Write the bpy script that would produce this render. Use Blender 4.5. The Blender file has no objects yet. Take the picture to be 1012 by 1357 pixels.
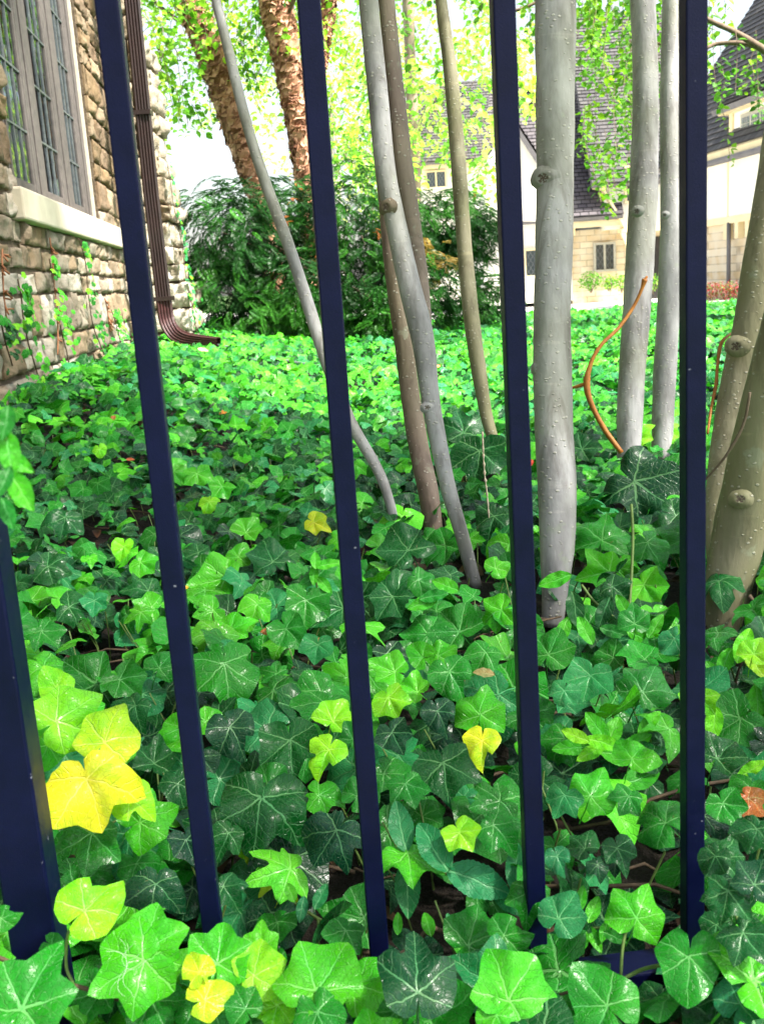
import bpy, math, random
import numpy as np
from mathutils import Vector, Matrix, noise
random.seed(7); rng = np.random.default_rng(7)
R = math.radians
sc = bpy.context.scene
COL = sc.collection

# ---------------------------------------------------------------- camera
PW, PH, F = 1012.0, 1357.0, 1356.0          # photograph size and focal length in its pixels
PITCH, ROLL = R(12.5), R(3.8)
CAM = Vector((0, 0, 0.55))
_F = Vector((0, math.cos(PITCH), -math.sin(PITCH)))
_D0 = Vector((0, -math.sin(PITCH), -math.cos(PITCH))); _R0 = Vector((1, 0, 0))
RT = math.cos(ROLL) * _R0 + math.sin(ROLL) * _D0
DN = -math.sin(ROLL) * _R0 + math.cos(ROLL) * _D0
cam = bpy.data.cameras.new('camera'); camo = bpy.data.objects.new('camera', cam); COL.objects.link(camo)
m = Matrix(((RT.x, -DN.x, -_F.x, CAM.x), (RT.y, -DN.y, -_F.y, CAM.y), (RT.z, -DN.z, -_F.z, CAM.z), (0, 0, 0, 1)))
camo.matrix_world = m
cam.sensor_fit = 'VERTICAL'; cam.sensor_height = 24.0; cam.lens = 24.0 * F / PH
cam.clip_start = 0.02; cam.clip_end = 1500
cam.dof.use_dof = True; cam.dof.focus_distance = 1.45; cam.dof.aperture_fstop = 11
sc.camera = camo

# ---------------------------------------------------------------- sky, sun, exposure
SUN_EL, SUN_AZ = R(52), R(118)      # azimuth clockwise from +Y: light comes from the right, a little from behind the camera
w = bpy.data.worlds.new('World'); sc.world = w; w.use_nodes = True
nt = w.node_tree; nt.nodes.clear()
sky = nt.nodes.new('ShaderNodeTexSky'); sky.sky_type = 'NISHITA'; sky.sun_disc = False
sky.sun_elevation = SUN_EL; sky.sun_rotation = SUN_AZ; sky.air_density = 1.2; sky.dust_density = 3.0; sky.ozone_density = 1.0
bg = nt.nodes.new('ShaderNodeBackground'); bg.inputs[1].default_value = 0.085
out = nt.nodes.new('ShaderNodeOutputWorld')
hs_ = nt.nodes.new('ShaderNodeHueSaturation'); hs_.inputs['Saturation'].default_value = .55   # thin white haze over the whole sky
nt.links.new(sky.outputs[0], hs_.inputs['Color']); nt.links.new(hs_.outputs[0], bg.inputs[0]); nt.links.new(bg.outputs[0], out.inputs[0])
sl = bpy.data.lights.new('sun', 'SUN'); sl.energy = 4.3; sl.angle = R(6); sl.color = (1, .95, .86)
so = bpy.data.objects.new('sun', sl); COL.objects.link(so)
_sd = Vector((math.sin(SUN_AZ) * math.cos(SUN_EL), math.cos(SUN_AZ) * math.cos(SUN_EL), math.sin(SUN_EL)))
so.rotation_euler = _sd.to_track_quat('Z', 'Y').to_euler(); so.location = (3, -3, 8)
sc.view_settings.view_transform = 'Standard'; sc.view_settings.look = 'None'
sc.view_settings.gamma = 1.0; sc.view_settings.exposure = 2.1
sc.render.engine = 'CYCLES'
sc.cycles.max_bounces = 6; sc.cycles.transparent_max_bounces = 4
sc.cycles.use_adaptive_sampling = True
sc.cycles.use_denoising = True

# ---------------------------------------------------------------- pixel geometry
def ray(px, py):
    return (_F + RT * ((px - PW / 2) / F) + DN * ((py - PH / 2) / F)).normalized()
def P(px, py, Y):
    d = ray(px, py); return CAM + d * (Y / d.y)
def proj(p):
    v = Vector(p) - CAM; z = v.dot(_F)
    return PW / 2 + F * v.dot(RT) / z, PH / 2 + F * v.dot(DN) / z, z
def sm(a):
    a = min(1, max(0, a)); return a * a * (3 - 2 * a)
def canopy(x, y):
    base = 0.05 + 0.14 * sm((y - 2.2) / 5.0) - .03 * sm((1.05 - y) / .35)
    lf = sm((-x - 0.15) / 1.0) * sm((y - 1.7) / 1.8)
    return base * (1 - lf) + 0.30 * lf
def smv(a):
    a = np.clip(a, 0, 1); return a * a * (3 - 2 * a)
def canopyv(x, y):
    base = 0.05 + 0.14 * smv((y - 2.2) / 5.0) - .03 * smv((1.05 - y) / .35)
    lf = smv((-x - 0.15) / 1.0) * smv((y - 1.7) / 1.8)
    return base * (1 - lf) + 0.30 * lf
def soil(x, y):
    return canopy(x, y) - (0.10 if y < 2.2 else 0.10 - 0.04 * min(1, (y - 2.2) / 3))
def G(px, py, lift=0.0):
    """the point of the ivy canopy under a pixel"""
    d = ray(px, py); t = 0.3
    while t < 14:
        p = CAM + d * t
        if p.z < canopy(p.x, p.y) + lift: return p
        t += 0.01
    return CAM + d * 12

# ---------------------------------------------------------------- mesh helpers
def tag(o, label=None, cat=None, group=None, kind=None):
    if label: o['label'] = label
    if cat: o['category'] = cat
    if group: o['group'] = group
    if kind: o['kind'] = kind
    return o
def empty(name, loc=(0, 0, 0)):
    o = bpy.data.objects.new(name, None); COL.objects.link(o); o.location = loc; o.empty_display_size = .1
    return o
def link(name, me, parent=None, mat=None):
    o = bpy.data.objects.new(name, me); COL.objects.link(o)
    if mat is not None and not me.materials: me.materials.append(mat)
    if parent is not None:
        o.parent = parent
        o.matrix_parent_inverse = Matrix.Translation(-Vector(parent.location)) if parent.type == 'EMPTY' else Matrix.Identity(4)
    return o
class MB:
    def __init__(s): s.v = []; s.f = []; s.mi = []
    def add(s, vs, fs, mi=0):
        n = len(s.v); s.v += [tuple(v) for v in vs]; s.f += [tuple(i + n for i in f) for f in fs]; s.mi += [mi] * len(fs)
    def box(s, a, b, mi=0):
        x0, y0, z0 = a; x1, y1, z1 = b
        s.add([(x0,y0,z0),(x1,y0,z0),(x1,y1,z0),(x0,y1,z0),(x0,y0,z1),(x1,y0,z1),(x1,y1,z1),(x0,y1,z1)],
              [(0,3,2,1),(4,5,6,7),(0,1,5,4),(1,2,6,5),(2,3,7,6),(3,0,4,7)], mi)
    def obox(s, o, ax, ay, az, mi=0):
        """box from corner o along three edge vectors"""
        o, ax, ay, az = map(Vector, (o, ax, ay, az))
        c = [o, o+ax, o+ax+ay, o+ay, o+az, o+ax+az, o+ax+ay+az, o+ay+az]
        f = [(0,3,2,1),(4,5,6,7),(0,1,5,4),(1,2,6,5),(2,3,7,6),(3,0,4,7)]
        if ax.cross(ay).dot(az) < 0: f = [tuple(reversed(q)) for q in f]
        s.add(c, f, mi)
    def tube(s, pts, rad, seg=10, bump=0.0, cap=True, mi=0, fr=6.0):
        pts = [Vector(p) for p in pts]; n0 = len(s.v)
        up = Vector((0.13, 0.9, 0.2)).normalized()
        for i, p in enumerate(pts):
            t = (pts[min(i+1, len(pts)-1)] - pts[max(i-1, 0)]).normalized()
            a = t.cross(up).normalized(); b = t.cross(a)
            r = rad[i] if hasattr(rad, '__len__') else rad
            for k in range(seg):
                th = 2 * math.pi * k / seg
                q = a * math.cos(th) + b * math.sin(th)
                rr = r
                if bump: rr = r * (1 + bump * noise.noise((p + q * r) * fr) + bump * .6 * noise.noise((p + q * r) * fr * 4))
                s.v.append(tuple(p + q * rr))
        for i in range(len(pts) - 1):
            for k in range(seg):
                a0 = n0 + i * seg + k; a1 = n0 + i * seg + (k + 1) % seg
                s.f.append((a0, a0 + seg, a1 + seg, a1)); s.mi.append(mi)
        if cap:
            s.f.append(tuple(n0 + k for k in range(seg))); s.mi.append(mi)
            e = n0 + (len(pts) - 1) * seg
            s.f.append(tuple(e + seg - 1 - k for k in range(seg))); s.mi.append(mi)
    def mesh(s, name, mats=(), smooth=False):
        me = bpy.data.meshes.new(name); me.from_pydata(s.v, [], s.f)
        for m_ in mats: me.materials.append(m_)
        if any(s.mi): me.polygons.foreach_set('material_index', s.mi)
        if smooth: me.polygons.foreach_set('use_smooth', [True] * len(me.polygons))
        me.validate(); me.update(); return me
    def build(s, name, mat, parent=None, smooth=False):
        mats = mat if isinstance(mat, (list, tuple)) else [mat]
        return link(name, s.mesh(name, mats, smooth), parent)
def bevel(o, wd, seg=2):
    b = o.modifiers.new('bevel', 'BEVEL'); b.width = wd; b.segments = seg; b.limit_method = 'ANGLE'; return o
def spline(ctrl, n):
    """Catmull-Rom through control tuples of any length, n samples per span"""
    c = [np.array(q, float) for q in ctrl]; c = [2*c[0]-c[1]] + c + [2*c[-1]-c[-2]]
    outp = []
    for i in range(1, len(c) - 2):
        for k in range(n):
            t = k / n
            outp.append(0.5 * ((2*c[i]) + (-c[i-1]+c[i+1])*t + (2*c[i-1]-5*c[i]+4*c[i+1]-c[i+2])*t*t + (-c[i-1]+3*c[i]-3*c[i+1]+c[i+2])*t**3))
    outp.append(c[-2]); return outp

# ---------------------------------------------------------------- materials
class NB:
    """a small node-tree writer"""
    def __init__(s, name):
        s.m = bpy.data.materials.new(name); s.m.use_nodes = True; s.t = s.m.node_tree; s.t.nodes.clear()
        s.out = s.t.nodes.new('ShaderNodeOutputMaterial')
    def n(s, typ, ins=None, **kw):
        nd = s.t.nodes.new(typ)
        for k, v in kw.items(): setattr(nd, k, v)
        for k, v in (ins or {}).items():
            if isinstance(v, bpy.types.NodeSocket): s.t.links.new(v, nd.inputs[k])
            else: nd.inputs[k].default_value = v
        return nd
    def mth(s, op, a, b=0.0, c=0.0, clamp=False):
        nd = s.n('ShaderNodeMath', {0: a, 1: b, 2: c}, operation=op, use_clamp=clamp); return nd.outputs[0]
    def mix(s, f, a, b, mode='MIX'):
        nd = s.n('ShaderNodeMix', {0: f, 6: a, 7: b}, data_type='RGBA', blend_type=mode); return nd.outputs[2]
    def noise(s, vec, scale, detail=4, rough=.55, dist=0.0):
        return s.n('ShaderNodeTexNoise', {'Vector': vec, 'Scale': scale, 'Detail': detail, 'Roughness': rough, 'Distortion': dist})
    def ramp(s, f, stops):
        nd = s.n('ShaderNodeValToRGB', {0: f}); cr = nd.color_ramp
        while len(cr.elements) < len(stops): cr.elements.new(.5)
        for e, (p, c) in zip(cr.elements, stops): e.position = p; e.color = (*c, 1) if len(c) == 3 else c
        return nd.outputs[0]
    def mr(s, v, a, b, c=0.0, d=1.0):
        return s.n('ShaderNodeMapRange', {0: v, 1: a, 2: b, 3: c, 4: d}).outputs[0]
    def bump(s, h, strength, dist, normal=None):
        i = {'Strength': strength, 'Distance': dist, 'Height': h}
        if normal is not None: i['Normal'] = normal
        return s.n('ShaderNodeBump', i).outputs[0]
    def bsdf(s, **k):
        nm = {'color': 'Base Color', 'rough': 'Roughness', 'spec': 'Specular IOR Level', 'metal': 'Metallic', 'normal': 'Normal',
              'coat': 'Coat Weight', 'coatr': 'Coat Roughness', 'trans': 'Transmission Weight', 'emit': 'Emission Color', 'es': 'Emission Strength', 'alpha': 'Alpha', 'sheen': 'Sheen Weight'}
        return s.n('ShaderNodeBsdfPrincipled', {nm[a]: (tuple(b) + (1,) if isinstance(b, tuple) and len(b) == 3 else b) for a, b in k.items()})
    def end(s, sh): s.t.links.new(sh.outputs[0], s.out.inputs[0]); return s.m

def simple(name, c1, c2, scale=20, rough=.7, bump=.3, bd=.003, spec=.4, coord='Object', detail=5, metal=0):
    b = NB(name); tc = b.n('ShaderNodeTexCoord').outputs[coord]
    nz = b.noise(tc, scale, detail, .6).outputs[0]
    col = b.mix(b.mr(nz, .3, .7), (*c1, 1), (*c2, 1))
    nz2 = b.noise(tc, scale * 3.1, 4, .6).outputs[0]
    return b.end(b.bsdf(color=col, rough=rough, spec=spec, metal=metal, normal=b.bump(nz2, bump, bd)))

def leaf_mat(name, angles, waxy=.24, transl=.15, veinstr=.85, sec=.17, simplev=False):
    b = NB(name)
    uv = b.n('ShaderNodeUVMap').outputs[0]
    tint = b.n('ShaderNodeAttribute', attribute_name='tint').outputs[0]
    oi = b.n('ShaderNodeObjectInfo')
    base = b.mix(1.0, tint, oi.outputs['Color'], 'MULTIPLY')
    geo = b.n('ShaderNodeNewGeometry')
    if simplev:
        col = b.mix(b.mr(b.noise(geo.outputs['Position'], 45, 3).outputs[0], .35, .7, 0, .5), base, b.mix(1.0, base, (1.7, 1.35, 1.2, 1), 'MULTIPLY'))
        p = b.bsdf(color=col, rough=.42, spec=.25)
        tr = b.n('ShaderNodeBsdfTranslucent', {0: b.mix(1.0, base, (1.45, 1.5, .8, 1), 'MULTIPLY')})
        return b.end(b.n('ShaderNodeMixShader', {0: transl, 1: p.outputs[0], 2: tr.outputs[0]}))
    wob = b.noise(b.n('ShaderNodeVectorMath', {0: uv, 1: oi.outputs['Random']}, operation='ADD').outputs[0], 3.2, 3)
    off = b.n('ShaderNodeVectorMath', {0: wob.outputs[1], 1: (.5, .5, .5)}, operation='SUBTRACT').outputs[0]
    off = b.n('ShaderNodeVectorMath', {0: off, 'Scale': .14}, operation='SCALE').outputs[0]
    uvd = b.n('ShaderNodeVectorMath', {0: uv, 1: off}, operation='ADD').outputs[0]
    xyz = b.n('ShaderNodeSeparateXYZ', {0: uvd}); x, y = xyz.outputs[0], xyz.outputs[1]
    if len(angles) > 1:
        th = b.mth('ABSOLUTE', b.mth('ARCTAN2', x, y))
        a = [R(q) for q in angles]
        ctr = b.mth('MULTIPLY', b.mth('GREATER_THAN', th, (a[0] + a[1]) / 2), a[1] - a[0])
        for i in range(1, len(a) - 1):
            ctr = b.mth('ADD', ctr, b.mth('MULTIPLY', b.mth('GREATER_THAN', th, (a[i] + a[i+1]) / 2), a[i+1] - a[i]))
        dl = b.mth('SUBTRACT', th, ctr)
        rr = b.mth('SQRT', b.mth('ADD', b.mth('MULTIPLY', x, x), b.mth('MULTIPLY', y, y)))
        t = b.mth('MULTIPLY', rr, b.mth('COSINE', dl)); d = b.mth('MULTIPLY', rr, b.mth('ABSOLUTE', b.mth('SINE', dl)))
        side = b.mth('MULTIPLY', b.mth('GREATER_THAN', dl, 0), .5)
        lean = .85
    else:
        t = y; d = b.mth('ABSOLUTE', x); side = b.mth('MULTIPLY', b.mth('GREATER_THAN', x, 0), .35); rr = y; lean = 1.2
    wv = b.mth('MULTIPLY_ADD', t, -.017, .028)
    v1 = b.mth('SUBTRACT', 1.0, b.mth('DIVIDE', d, wv), clamp=True)
    v1 = b.mr(v1, 0, .45)
    s = b.mth('ADD', b.mth('DIVIDE', b.mth('SUBTRACT', t, b.mth('MULTIPLY', d, lean)), sec), side)
    fr = b.mth('FRACT', s); fr = b.mth('MINIMUM', fr, b.mth('SUBTRACT', 1.0, fr))
    v2 = b.mr(fr, .085, .02); v2 = b.mth('MULTIPLY', v2, b.mr(d, .36, .04)); v2 = b.mth('MULTIPLY', v2, .62)
    vo = b.n('ShaderNodeTexVoronoi', {'Vector': uvd, 'Scale': 11.0}, feature='DISTANCE_TO_EDGE').outputs[0]
    v3 = b.mth('MULTIPLY', b.mr(vo, .07, .01), .22)
    vein = b.mth('MAXIMUM', b.mth('MAXIMUM', v1, v2), v3)
    mot = b.noise(uvd, 2.4, 4).outputs[0]
    light = b.mix(1.0, base, (1.7, 1.35, 1.25, 1), 'MULTIPLY')
    near = b.mth('MULTIPLY', b.mr(d, .17, 0), .45)
    col = b.mix(b.mth('ADD', b.mr(mot, .35, .75, 0, .7), near, clamp=True), base, light)
    speck = b.mr(b.noise(uvd, 26, 2).outputs[0], .68, .75, 0, .35)
    col = b.mix(speck, col, (.16, .30, .16, 1))
    vc = b.mix(.5, b.mix(1.0, base, (3.2, 2.1, 2.6, 1), 'MULTIPLY'), (.26, .50, .21, 1))
    col = b.mix(b.mth('MULTIPLY', vein, veinstr), col, vc)
    # dry flecks and a brown nibbled tip on a few leaves
    bl = b.mth('MULTIPLY', b.mr(b.noise(uvd, 5.5, 3).outputs[0], .70, .73), b.mth('GREATER_THAN', oi.outputs['Random'], .72))
    col = b.mix(bl, col, (.22, .15, .06, 1))
    pt = b.mr(b.noise(b.n('ShaderNodeVectorMath', {0: uvd, 1: oi.outputs['Random']}, operation='ADD').outputs[0], 1.3, 2).outputs[0], .42, .68, 0, .75)
    col = b.mix(pt, col, b.mix(1.0, col, (.45, .86, .8, 1), 'MULTIPLY'))
    # leaf underside paler
    col = b.mix(b.mth('MULTIPLY', geo.outputs['Backfacing'], .5), col, b.mix(1.0, base, (1.8, 1.5, 1.5, 1), 'MULTIPLY'))
    h = b.mth('SUBTRACT', b.mth('MULTIPLY', mot, .5), b.mth('MULTIPLY', vein, .6))
    nrm = b.bump(h, .8, .003)
    rg = b.mr(b.noise(uvd, 7, 3).outputs[0], .3, .7, waxy - .06, waxy + .14)
    p = b.bsdf(color=col, rough=rg, spec=.30, normal=nrm)
    tr = b.n('ShaderNodeBsdfTranslucent', {0: b.mix(1.0, col, (1.7, 1.5, .6, 1), 'MULTIPLY'), 'Normal': nrm})
    return b.end(b.n('ShaderNodeMixShader', {0: transl, 1: p.outputs[0], 2: tr.outputs[0]}))

M = {}
M['ivy'] = leaf_mat('ivy_leaf', [0, 52, 112])
M['euon'] = leaf_mat('wintercreeper_leaf', [0], waxy=.38, sec=.2)
M['small'] = leaf_mat('small_leaf', [0], simplev=True)
M['tree_leaf'] = leaf_mat('tree_leaf', [0], simplev=True, transl=.5)
M['stem'] = simple('vine_stem', (.16, .26, .06), (.10, .16, .04), 60, .55)
M['runner'] = simple('woody_runner', (.13, .085, .05), (.06, .04, .025), 60, .8)
M['twig'] = simple('twig', (.22, .16, .11), (.11, .075, .05), 40, .85)
M['soil'] = simple('soil', (.010, .007, .005), (.024, .016, .010), 30, .95, .9, .02)
M['litter'] = simple('leaf_litter', (.20, .09, .04), (.07, .035, .018), 20, .85)
M['orange_twig'] = simple('orange_twig', (.55, .22, .04), (.33, .11, .02), 30, .5)
M['needle'] = leaf_mat('yew_needle', [0], simplev=True, transl=.15)

def paint():
    b = NB('sky_tinted_black_steel'); tc = b.n('ShaderNodeTexCoord').outputs['Object']
    g = b.n('ShaderNodeNewGeometry').outputs['Position']
    n1 = b.noise(g, 900, 3).outputs[0]; n2 = b.noise(g, 40, 4).outputs[0]
    col = b.mix(b.mr(n2, .3, .7), (.0012, .0022, .021, 1), (.0020, .0034, .031, 1))  # black paint with the blue of reflected sky put into its colour
    chips = b.mr(b.noise(g, 160, 2, .4).outputs[0], .765, .80)
    col = b.mix(b.mth('MULTIPLY', chips, .6), col, (.25, .26, .33, 1))
    return b.end(b.bsdf(color=col, rough=b.mr(n2, .3, .7, .36, .5), spec=.16, normal=b.bump(b.mth('ADD', n1, b.mth('MULTIPLY', n2, 2.0)), .35, .0006)))
M['paint'] = paint()

def bark(name, c1, c2, c3, green=.3):
    b = NB(name); g = b.n('ShaderNodeTexCoord').outputs['Object']
    mp = b.n('ShaderNodeMapping', {0: g, 3: (1, 1, .35)}).outputs[0]
    n1 = b.noise(mp, 14, 5, .6).outputs[0]; n2 = b.noise(g, 4, 3).outputs[0]
    col = b.mix(b.mr(n1, .35, .68), (*c1, 1), (*c2, 1))
    col = b.mix(b.mth('MULTIPLY', b.mr(n2, .45, .62), green), col, (*c3, 1))
    st_ = b.noise(b.n('ShaderNodeMapping', {0: g, 3: (1, 1, .22)}).outputs[0], 26, 6, .65, .6).outputs[0]
    col = b.mix(b.mr(st_, .52, .66, 0, .55), col, b.mix(1.0, col, (.42, .38, .33, 1), 'MULTIPLY'))
    ln_ = b.noise(b.n('ShaderNodeMapping', {0: g, 3: (1, 1, 7)}).outputs[0], 9, 4, .6).outputs[0]
    col = b.mix(b.mr(ln_, .62, .70, 0, .45), col, b.mix(1.0, col, (1.5, 1.45, 1.4, 1), 'MULTIPLY'))
    li_ = b.noise(g, 17, 4, .7).outputs[0]
    col = b.mix(b.mr(li_, .62, .68, 0, .4), col, (.36, .40, .28, 1))
    mp2 = b.n('ShaderNodeMapping', {0: g, 3: (1, 1, 1.5)}).outputs[0]
    vo = b.n('ShaderNodeTexVoronoi', {'Vector': mp2, 'Scale': 75.0, 'Randomness': 1.0}).outputs[0]
    sel = b.mr(b.noise(g, 38, 2).outputs[0], .44, .5)
    dots = b.mth('MULTIPLY', b.mr(vo, .26, .16), sel)
    col = b.mix(b.mth('MULTIPLY', dots, .5), col, (.60, .57, .47, 1))
    fine = b.noise(mp, 130, 4).outputs[0]
    h = b.mth('ADD', b.mth('MULTIPLY', fine, .5), b.mth('ADD', dots, n1))
    return b.end(b.bsdf(color=col, rough=.62, spec=.4, normal=b.bump(h, .55, .0035)))
M['bark'] = bark('smooth_grey_bark', (.20, .19, .19), (.56, .54, .545), (.23, .24, .11))
M['bark_tan'] = bark('smooth_tan_bark', (.17, .12, .095), (.30, .23, .18), (.22, .20, .09))
M['bark_olive'] = bark('smooth_olive_bark', (.22, .20, .12), (.38, .34, .23), (.20, .20, .08), .5)
M['birch'] = simple('peeling_bark', (.50, .27, .16), (.20, .09, .05), 12, .8, .8, .02)
M['birch_dark'] = simple('dark_bark_scar', (.09, .06, .045), (.16, .12, .09), 60, .85)
M['flake_a'] = simple('pale_bark_flake', (.66, .38, .26), (.44, .20, .11), 12, .7)
M['flake_b'] = simple('dark_bark_flake', (.28, .11, .05), (.10, .04, .025), 12, .7)

def stone_mat():
    b = NB('rock_faced_stone'); g = b.n('ShaderNodeNewGeometry').outputs['Position']
    oc = b.n('ShaderNodeObjectInfo').outputs['Color']
    n1 = b.noise(g, 9, 6, .65).outputs[0]; n2 = b.noise(g, 60, 5, .7).outputs[0]; n3 = b.noise(g, 3, 3).outputs[0]
    col = b.mix(b.mr(n1, .35, .7), b.mix(1.0, oc, (.62, .55, .48, 1), 'MULTIPLY'), oc)
    col = b.mix(b.mr(n2, .62, .74, 0, .55), col, (.10, .075, .05, 1))
    col = b.mix(b.mr(n3, .6, .75, 0, .35), col, (.30, .17, .07, 1))
    return b.end(b.bsdf(color=col, rough=.9, spec=.25, normal=b.bump(b.mth('ADD', n1, b.mth('MULTIPLY', n2, .4)), .9, .02)))
M['stone'] = stone_mat()
M['mortar'] = simple('mortar', (.12, .09, .06), (.07, .05, .032), 25, .95, .8, .01)
M['sill'] = simple('limestone_sill', (.62, .56, .45), (.46, .40, .31), 6, .85, .4, .004)
M['wood'] = simple('weathered_window_wood', (.115, .098, .092), (.065, .056, .054), 30, .65, .4, .002)
M['wood_pale'] = simple('pale_window_trim', (.48, .46, .38), (.36, .33, .27), 20, .7)
M['lead'] = simple('lead_came', (.16, .18, .19), (.09, .10, .11), 40, .45, .2, .001, metal=.4)
M['curtain'] = simple('curtain', (.55, .55, .48), (.34, .36, .33), 8, .9)
M['inside'] = simple('dark_interior', (.02, .02, .02), (.035, .03, .028), 3, .9)
M['spout'] = simple('brown_downspout_paint', (.026, .013, .012), (.015, .009, .009), 8, .38, .15, .001, spec=.6)
M['spout_red'] = simple('reddish_downspout_paint', (.06, .016, .016), (.022, .010, .010), 14, .4, .2, .001, spec=.6)
M['pipe'] = simple('grey_plastic_pipe', (.14, .16, .17), (.09, .10, .11), 10, .5)
M['plaster'] = simple('cream_plaster', (.82, .80, .73), (.74, .71, .62), 1.2, .85, .2, .01)
M['timber_cream'] = simple('cream_painted_timber', (.80, .68, .42), (.68, .55, .32), 3, .6)
M['timber_dark'] = simple('grey_timber', (.16, .15, .15), (.10, .095, .10), 4, .7)
M['pave'] = simple('pale_drive', (.72, .70, .66), (.60, .58, .54), .8, .9, .2, .01)
M['sidewalk'] = simple('sidewalk_concrete', (.40, .39, .37), (.30, .29, .27), 3, .9)
M['kerb'] = simple('kerb_stone', (.32, .31, .30), (.22, .215, .21), 4, .9)
M['lawn'] = simple('far_lawn', (.06, .13, .03), (.09, .17, .04), 2, .95)
def far_stone():
    b = NB('honey_stone_wall'); g = b.n('ShaderNodeNewGeometry').outputs['Position']
    mp = b.n('ShaderNodeMapping', {0: g, 2: (R(90), 0, 0)}).outputs[0]
    br = b.n('ShaderNodeTexBrick', {'Vector': mp, 1: (.58, .43, .24, 1), 2: (.72, .62, .45, 1), 3: (.40, .31, .2, 1), 'Scale': 1.0, 'Mortar Size': .012, 'Brick Width': .42, 'Row Height': .17, 'Bias': -.1}, offset=.43)
    n1 = b.noise(g, 3.2, 5).outputs[0]
    return b.end(b.bsdf(color=b.mix(b.mr(n1, .4, .65, 0, .6), br.outputs[0], (.70, .64, .52, 1)), rough=.9, normal=b.bump(b.mth('ADD', n1, br.outputs[1]), .6, .03)))
M['farstone'] = far_stone()
def shingle(name, a, c):
    b = NB(name); g = b.n('ShaderNodeNewGeometry').outputs['Position']
    oc = b.n('ShaderNodeTexCoord').outputs['UV']
    br = b.n('ShaderNodeTexBrick', {'Vector': oc, 1: (*a, 1), 2: (*c, 1), 3: (.015, .014, .016, 1), 'Scale': 1.0, 'Mortar Size': .016, 'Brick Width': .24, 'Row Height': .17}, offset=.5)
    n1 = b.noise(g, 1.1, 4).outputs[0]
    col = b.mix(b.mr(n1, .5, .72, 0, .45), br.outputs[0], (.14, .13, .12, 1))
    return b.end(b.bsdf(color=col, rough=.75, spec=.4, normal=b.bump(br.outputs[1], -.5, .02)))
M['slate'] = shingle('grey_slate', (.045, .043, .047), (.095, .09, .088))
M['slate_purple'] = shingle('purple_slate', (.070, .060, .070), (.13, .115, .12))
M['glass'] = NB('window_glass'); _b = M['glass']
M['glass'] = _b.end(_b.bsdf(color=(.03, .045, .05), rough=.04, spec=.9, coat=.6))
_b = NB('clear_old_glass')
_g = _b.n('ShaderNodeNewGeometry').outputs['Position']
_gl = _b.n('ShaderNodeBsdfGlossy', {'Color': (.9, .95, 1, 1), 'Roughness': .03, 'Normal': _b.bump(_b.noise(_g, 7, 2).outputs[0], .25, .01)})
_tr = _b.n('ShaderNodeBsdfTransparent', {0: (.78, .82, .80, 1)})
_fr = _b.n('ShaderNodeFresnel', {0: 1.75})
M['pane'] = _b.end(_b.n('ShaderNodeMixShader', {0: _fr.outputs[0], 1: _tr.outputs[0], 2: _gl.outputs[0]}))

# ---------------------------------------------------------------- leaf shapes
SH = {   # angle from the tip in degrees -> radius (tip = 1), one half of the leaf
 'classic': [(0,1.0),(27,.70),(54,.86),(82,.66),(113,.68),(148,.46),(172,.30),(180,.10)],
 'shallow': [(0,1.0),(30,.74),(54,.86),(84,.70),(116,.72),(150,.56),(171,.40),(180,.14)],
 'wide':    [(0,.92),(28,.74),(58,.98),(92,.70),(122,.64),(152,.46),(172,.30),(180,.10)],
 'triangle':[(0,1.06),(26,.72),(50,.78),(78,.66),(112,.62),(150,.46),(172,.34),(180,.10)],
 'heart':   [(0,1.0),(28,.76),(58,.72),(95,.68),(128,.66),(156,.56),(173,.40),(180,.12)],
 'notched': [(0,1.0),(24,.60),(56,.84),(82,.56),(112,.64),(146,.42),(170,.24),(180,.08)],
}
def outline(kind, n, seed):
    rs = random.Random(seed); pts = SH[kind]
    half = []
    jit = [1 + rs.uniform(-.07, .07) for _ in pts]
    res = []
    for sgn in (1, -1):
        jit = [1 + rs.uniform(-.13, .13) for _ in pts]; jit[0] = 1
        res.append([(a, r * j) for (a, r), j in zip(pts, jit)])
    def rad(th):
        tb = res[0] if th >= 0 else res[1]; a = abs(math.degrees(th))
        for i in range(len(tb) - 1):
            if a <= tb[i+1][0]:
                f = (a - tb[i][0]) / (tb[i+1][0] - tb[i][0]); r0, r1 = tb[i][1], tb[i+1][1]
                c = (1 - math.cos(math.pi * f)) / 2
                a0, a1 = R(tb[i][0]), R(tb[i+1][0]); aa = R(a)
                den = r0 * math.sin(aa - a0) + r1 * math.sin(a1 - aa)
                lin = r0 * r1 * math.sin(a1 - a0) / den if den > 1e-6 else r0
                return .55 * (r0 + (r1 - r0) * c) + .45 * lin
        return tb[-1][1]
    # sample at lobe and sinus angles first so the points survive
    key = sorted(set([a for a, _ in pts[:-1]]))
    ths = []
    seg = len(key)
    per = max(1, round(n / 2 / (seg)))
    ks = key + [179.0]
    for i in range(len(ks) - 1):
        for q in range(per): ths.append(ks[i] + (ks[i+1] - ks[i]) * q / per)
    ths.append(179.0)
    full = [-t for t in reversed(ths[1:])] + ths
    full = [R(t) for t in full]
    return [(t, rad(t)) for t in full]
MAIN = [R(a) for a in (0, 52, -52, 112, -112)]
def leafform(x, y, curl, fold, cup, wav, sd):
    r = math.hypot(x, y); th = math.atan2(x, y)
    dmin = min(abs(r * math.sin(th - a)) if math.cos(th - a) > 0 else r for a in MAIN)
    z = -curl * r * r + cup * abs(x) + fold * min(dmin, .18)
    z += wav * noise.noise(Vector((x * 1.7 + sd, y * 1.7, sd * .37))) * (.25 + r)
    z += wav * .5 * math.sin(5 * th + sd) * r * r
    return z
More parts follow.
